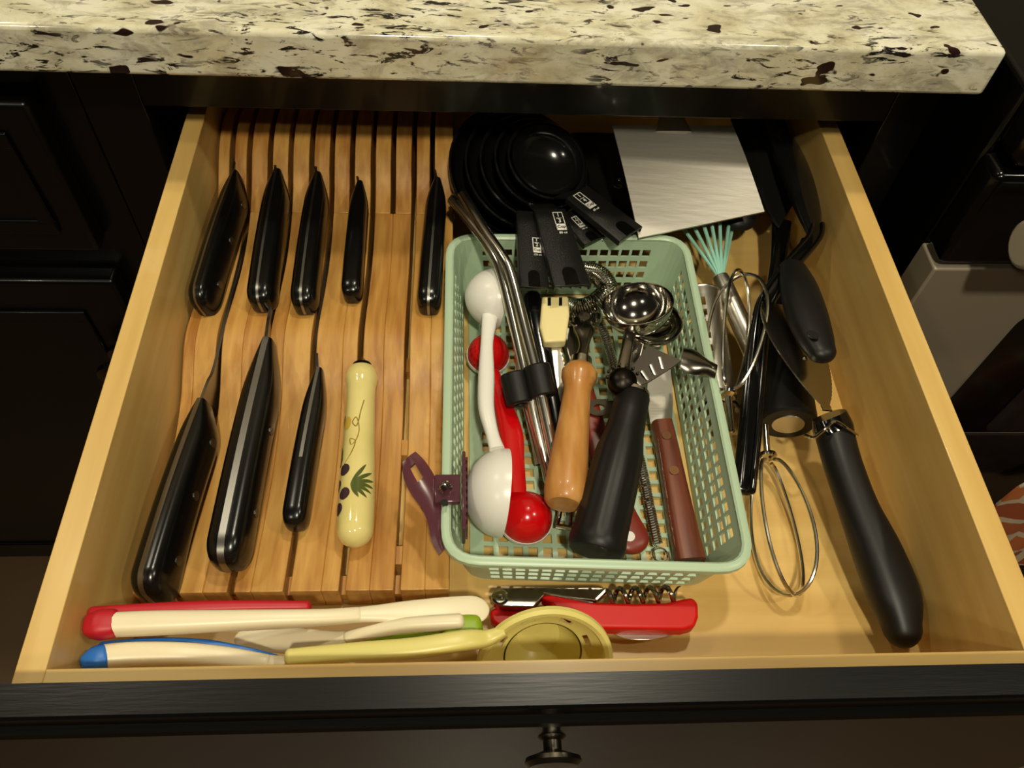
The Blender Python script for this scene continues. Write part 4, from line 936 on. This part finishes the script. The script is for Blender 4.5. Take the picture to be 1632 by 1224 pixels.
spreader('blue and cream spreader lying lowest, tight against the drawer\'s front panel',
    [((0.0089, 0.0149, 0.063), .0118, .012), ((0.0241, 0.0168, 0.06), .0120, .012), ((0.0467, 0.0176, 0.056), .0115, .012), ((0.068, 0.0173, 0.05), .0105, .011), ((0.0893, 0.0148, 0.048), .0080, .009)],
    [((0.0038, 0.0119, 0.064), .0090, .011), ((0.0068, 0.0134, 0.064), .0120, .0126), ((0.0102, 0.0146, 0.063), .0124, .0126)], blue_soft,
    edge=[((0.0074, 0.0206, 0.06), .0050, .009), ((0.0322, 0.024, 0.055), .0044, .009), ((0.0572, 0.0242, 0.051), .0042, .008), ((0.0797, 0.0209, 0.046), .0040, .008), ((0.0933, 0.0176, 0.045), .0040, .007)],
    head=[((0.0876, 0.0149, 0.048), .0080, .009), ((0.099, 0.0139, 0.046), .0090, .006), ((0.1136, 0.0125, 0.043), .0110, .004), ((0.1334, 0.0106, 0.039), .0120, .003)])

# yellow egg separator
eg = thing('egg_separator', 'pale yellow egg separator with a cupped ring at the front of the drawer', 'egg separator', (0.2015, 0.0209, 0.05))
en = V((0.06, -0.84, 0.54)).normalized(); ex = (V((1, 0, 0))-en*en.x).normalized(); e2 = en.cross(ex); RR = 0.0365
ec = V((0.2399, 0.0347, 0.0635))-e2*RR
hj = ec+(-ex*0.80+e2*0.60)*RR
bm = NB(); bar(bm, [((0.1033, 0.0143, 0.058), .0085, .008), ((0.135, 0.0163, 0.058), .0095, .009), ((0.1679, 0.018, 0.058), .0105, .009), ((0.1946, 0.0219, 0.057), .0105, .009), (hj+V((-.004, -.001, 0)), .0085, .008), (hj+ex*.006+e2*.0035, .006, .006)], n=18, e=3.4, sm=5, round0=.003); obj('handle', bm, lemon, eg)
def pt(r, k, d): return ec+(ex*math.cos(k)+e2*math.sin(k))*r-en*d
bm = NB(); rr = []
for i in range(60):
    k = 2*math.pi*i/60
    rr.append([bm.verts.new(pt(r, k, d)) for r, d in ((RR-.0030, .0012), (RR-.0024, -.0012), (RR, -.0020), (RR+.0022, -.0008), (RR+.0024, .0018), (RR+.0008, .0032), (RR-.0016, .0030))])
rings_to_faces(bm, rr, closed=True); obj('rim', bm, lemon, eg)
sl = [(RR-.001, .0016), (RR-.005, .0052), (RR-.0085, .0075), (RR-.0115, .0086), (RR-.0138, .0090)]
bm = NB(); sheet(bm, list(range(60)), list(range(5)), lambda i, j: (pt(sl[j][0], 2*math.pi*i/60, sl[j][1]), en), 0.0018, lambda i, j: not (j == 2 and (i % 15) in (2, 3, 4, 9, 10, 11)), closed_u=True); obj('dish', bm, lemon, eg)
r0 = RR-.0140
bm = NB(); lathe(bm, ec-en*0.0085, -en, [(-.0004, r0+.0014), (.006, r0-.0008), (.013, r0-.003), (.0185, r0-.009), (.0198, .0001), (.0182, .0001), (.0170, r0-.0100), (.0118, r0-.0046), (.005, r0-.0024), (0, r0-.0008)], 44, cap=False); obj('cup', bm, lemon, eg)

# waiter's corkscrew
wc = thing('waiters_corkscrew', 'red waiter\'s corkscrew with steel lever and spiral, lying in front of the basket', 'corkscrew', (0.286, 0.051, 0.015))
bm = NB(); prism(bm, [(0.2406, 0.0582, 0.024), (0.2475, 0.0604, 0.024), (0.2595, 0.0575, 0.024), (0.2736, 0.0542, 0.024), (0.2963, 0.0531, 0.024), (0.3161, 0.0532, 0.024), (0.3265, 0.0554, 0.024), (0.3328, 0.0564, 0.024), (0.3357, 0.0529, 0.024), (0.3346, 0.0444, 0.024), (0.3314, 0.0384, 0.024), (0.3243, 0.0367, 0.024), (0.2981, 0.0375, 0.024), (0.2758, 0.0382, 0.024), (0.2632, 0.0426, 0.024), (0.2488, 0.0504, 0.024)][::-1], 0.0125, (0, 0, 1)); obj('handle', bm, red_cork, wc, bevel=0.0022)
bm = NB(); prism(bm, [(0.2103, 0.0537, 0.014), (0.2145, 0.056, 0.014), (0.2366, 0.0549, 0.014), (0.2553, 0.0484, 0.014), (0.2643, 0.0421, 0.014), (0.2397, 0.041, 0.014), (0.2172, 0.0421, 0.014), (0.2109, 0.0468, 0.014)][::-1], 0.009, (0, 0, 1)); obj('lever_sleeve', bm, red_cork, wc, bevel=0.002)
bm = NB(); prism(bm, [(0.2109, 0.0596, 0.0235), (0.2143, 0.0634, 0.0235), (0.2288, 0.064, 0.0235), (0.2784, 0.0637, 0.0235), (0.2811, 0.0601, 0.0235), (0.2737, 0.0548, 0.0235), (0.2429, 0.0591, 0.0235), (0.2357, 0.0515, 0.0235), (0.2171, 0.0526, 0.0235), (0.2119, 0.0549, 0.0235)][::-1], 0.008, (0, 0, 1)); lv = obj('lever', bm, nickel, wc, bevel=0.0008)
bm = NB(); c = V((0.2161, 0.0579, 0.0237)); lathe(bm, c, (0, 0, 1), [(0, .0050), (.0010, .0050), (.0012, .0040), (.0006, .0034), (.0006, .0016), (.0016, .0014), (.0018, .0001)], 24); obj('pivot', bm, chrome, lv)
bm = NB(); bar(bm, [((0.2421, 0.0599, 0.0245), .0016, .001), ((0.2548, 0.057, 0.0245), .0016, .001), ((0.2715, 0.0533, 0.0245), .0016, .001)], n=8); obj('lever_edge', bm, chrome, lv)
bm = NB(); hx = helix([(0.2803, 0.0582, 0.0225), (0.3262, 0.0591, 0.0225)], 0.0042, 0.0092, 6, 20); tube(bm, [V((0.274, 0.0563, 0.0225))]+hx, [0.0016]*(len(hx)-8)+[0.0016-0.00016*k for k in range(9)], 8); obj('worm', bm, nickel, wc)
bm = NB(); b0 = [V(p) for p in [(0.2807, 0.041, 0.013), (0.2886, 0.0363, 0.013), (0.2997, 0.0343, 0.013), (0.3113, 0.0352, 0.013), (0.3264, 0.0391, 0.013)]]
prism(bm, (spline(b0, 5)+[V((0.3268, 0.0414, 0.013)), V((0.2809, 0.0429, 0.013))])[::-1], 0.0012, (0, 0, 1)); obj('foil_knife', bm, brushed, wc)
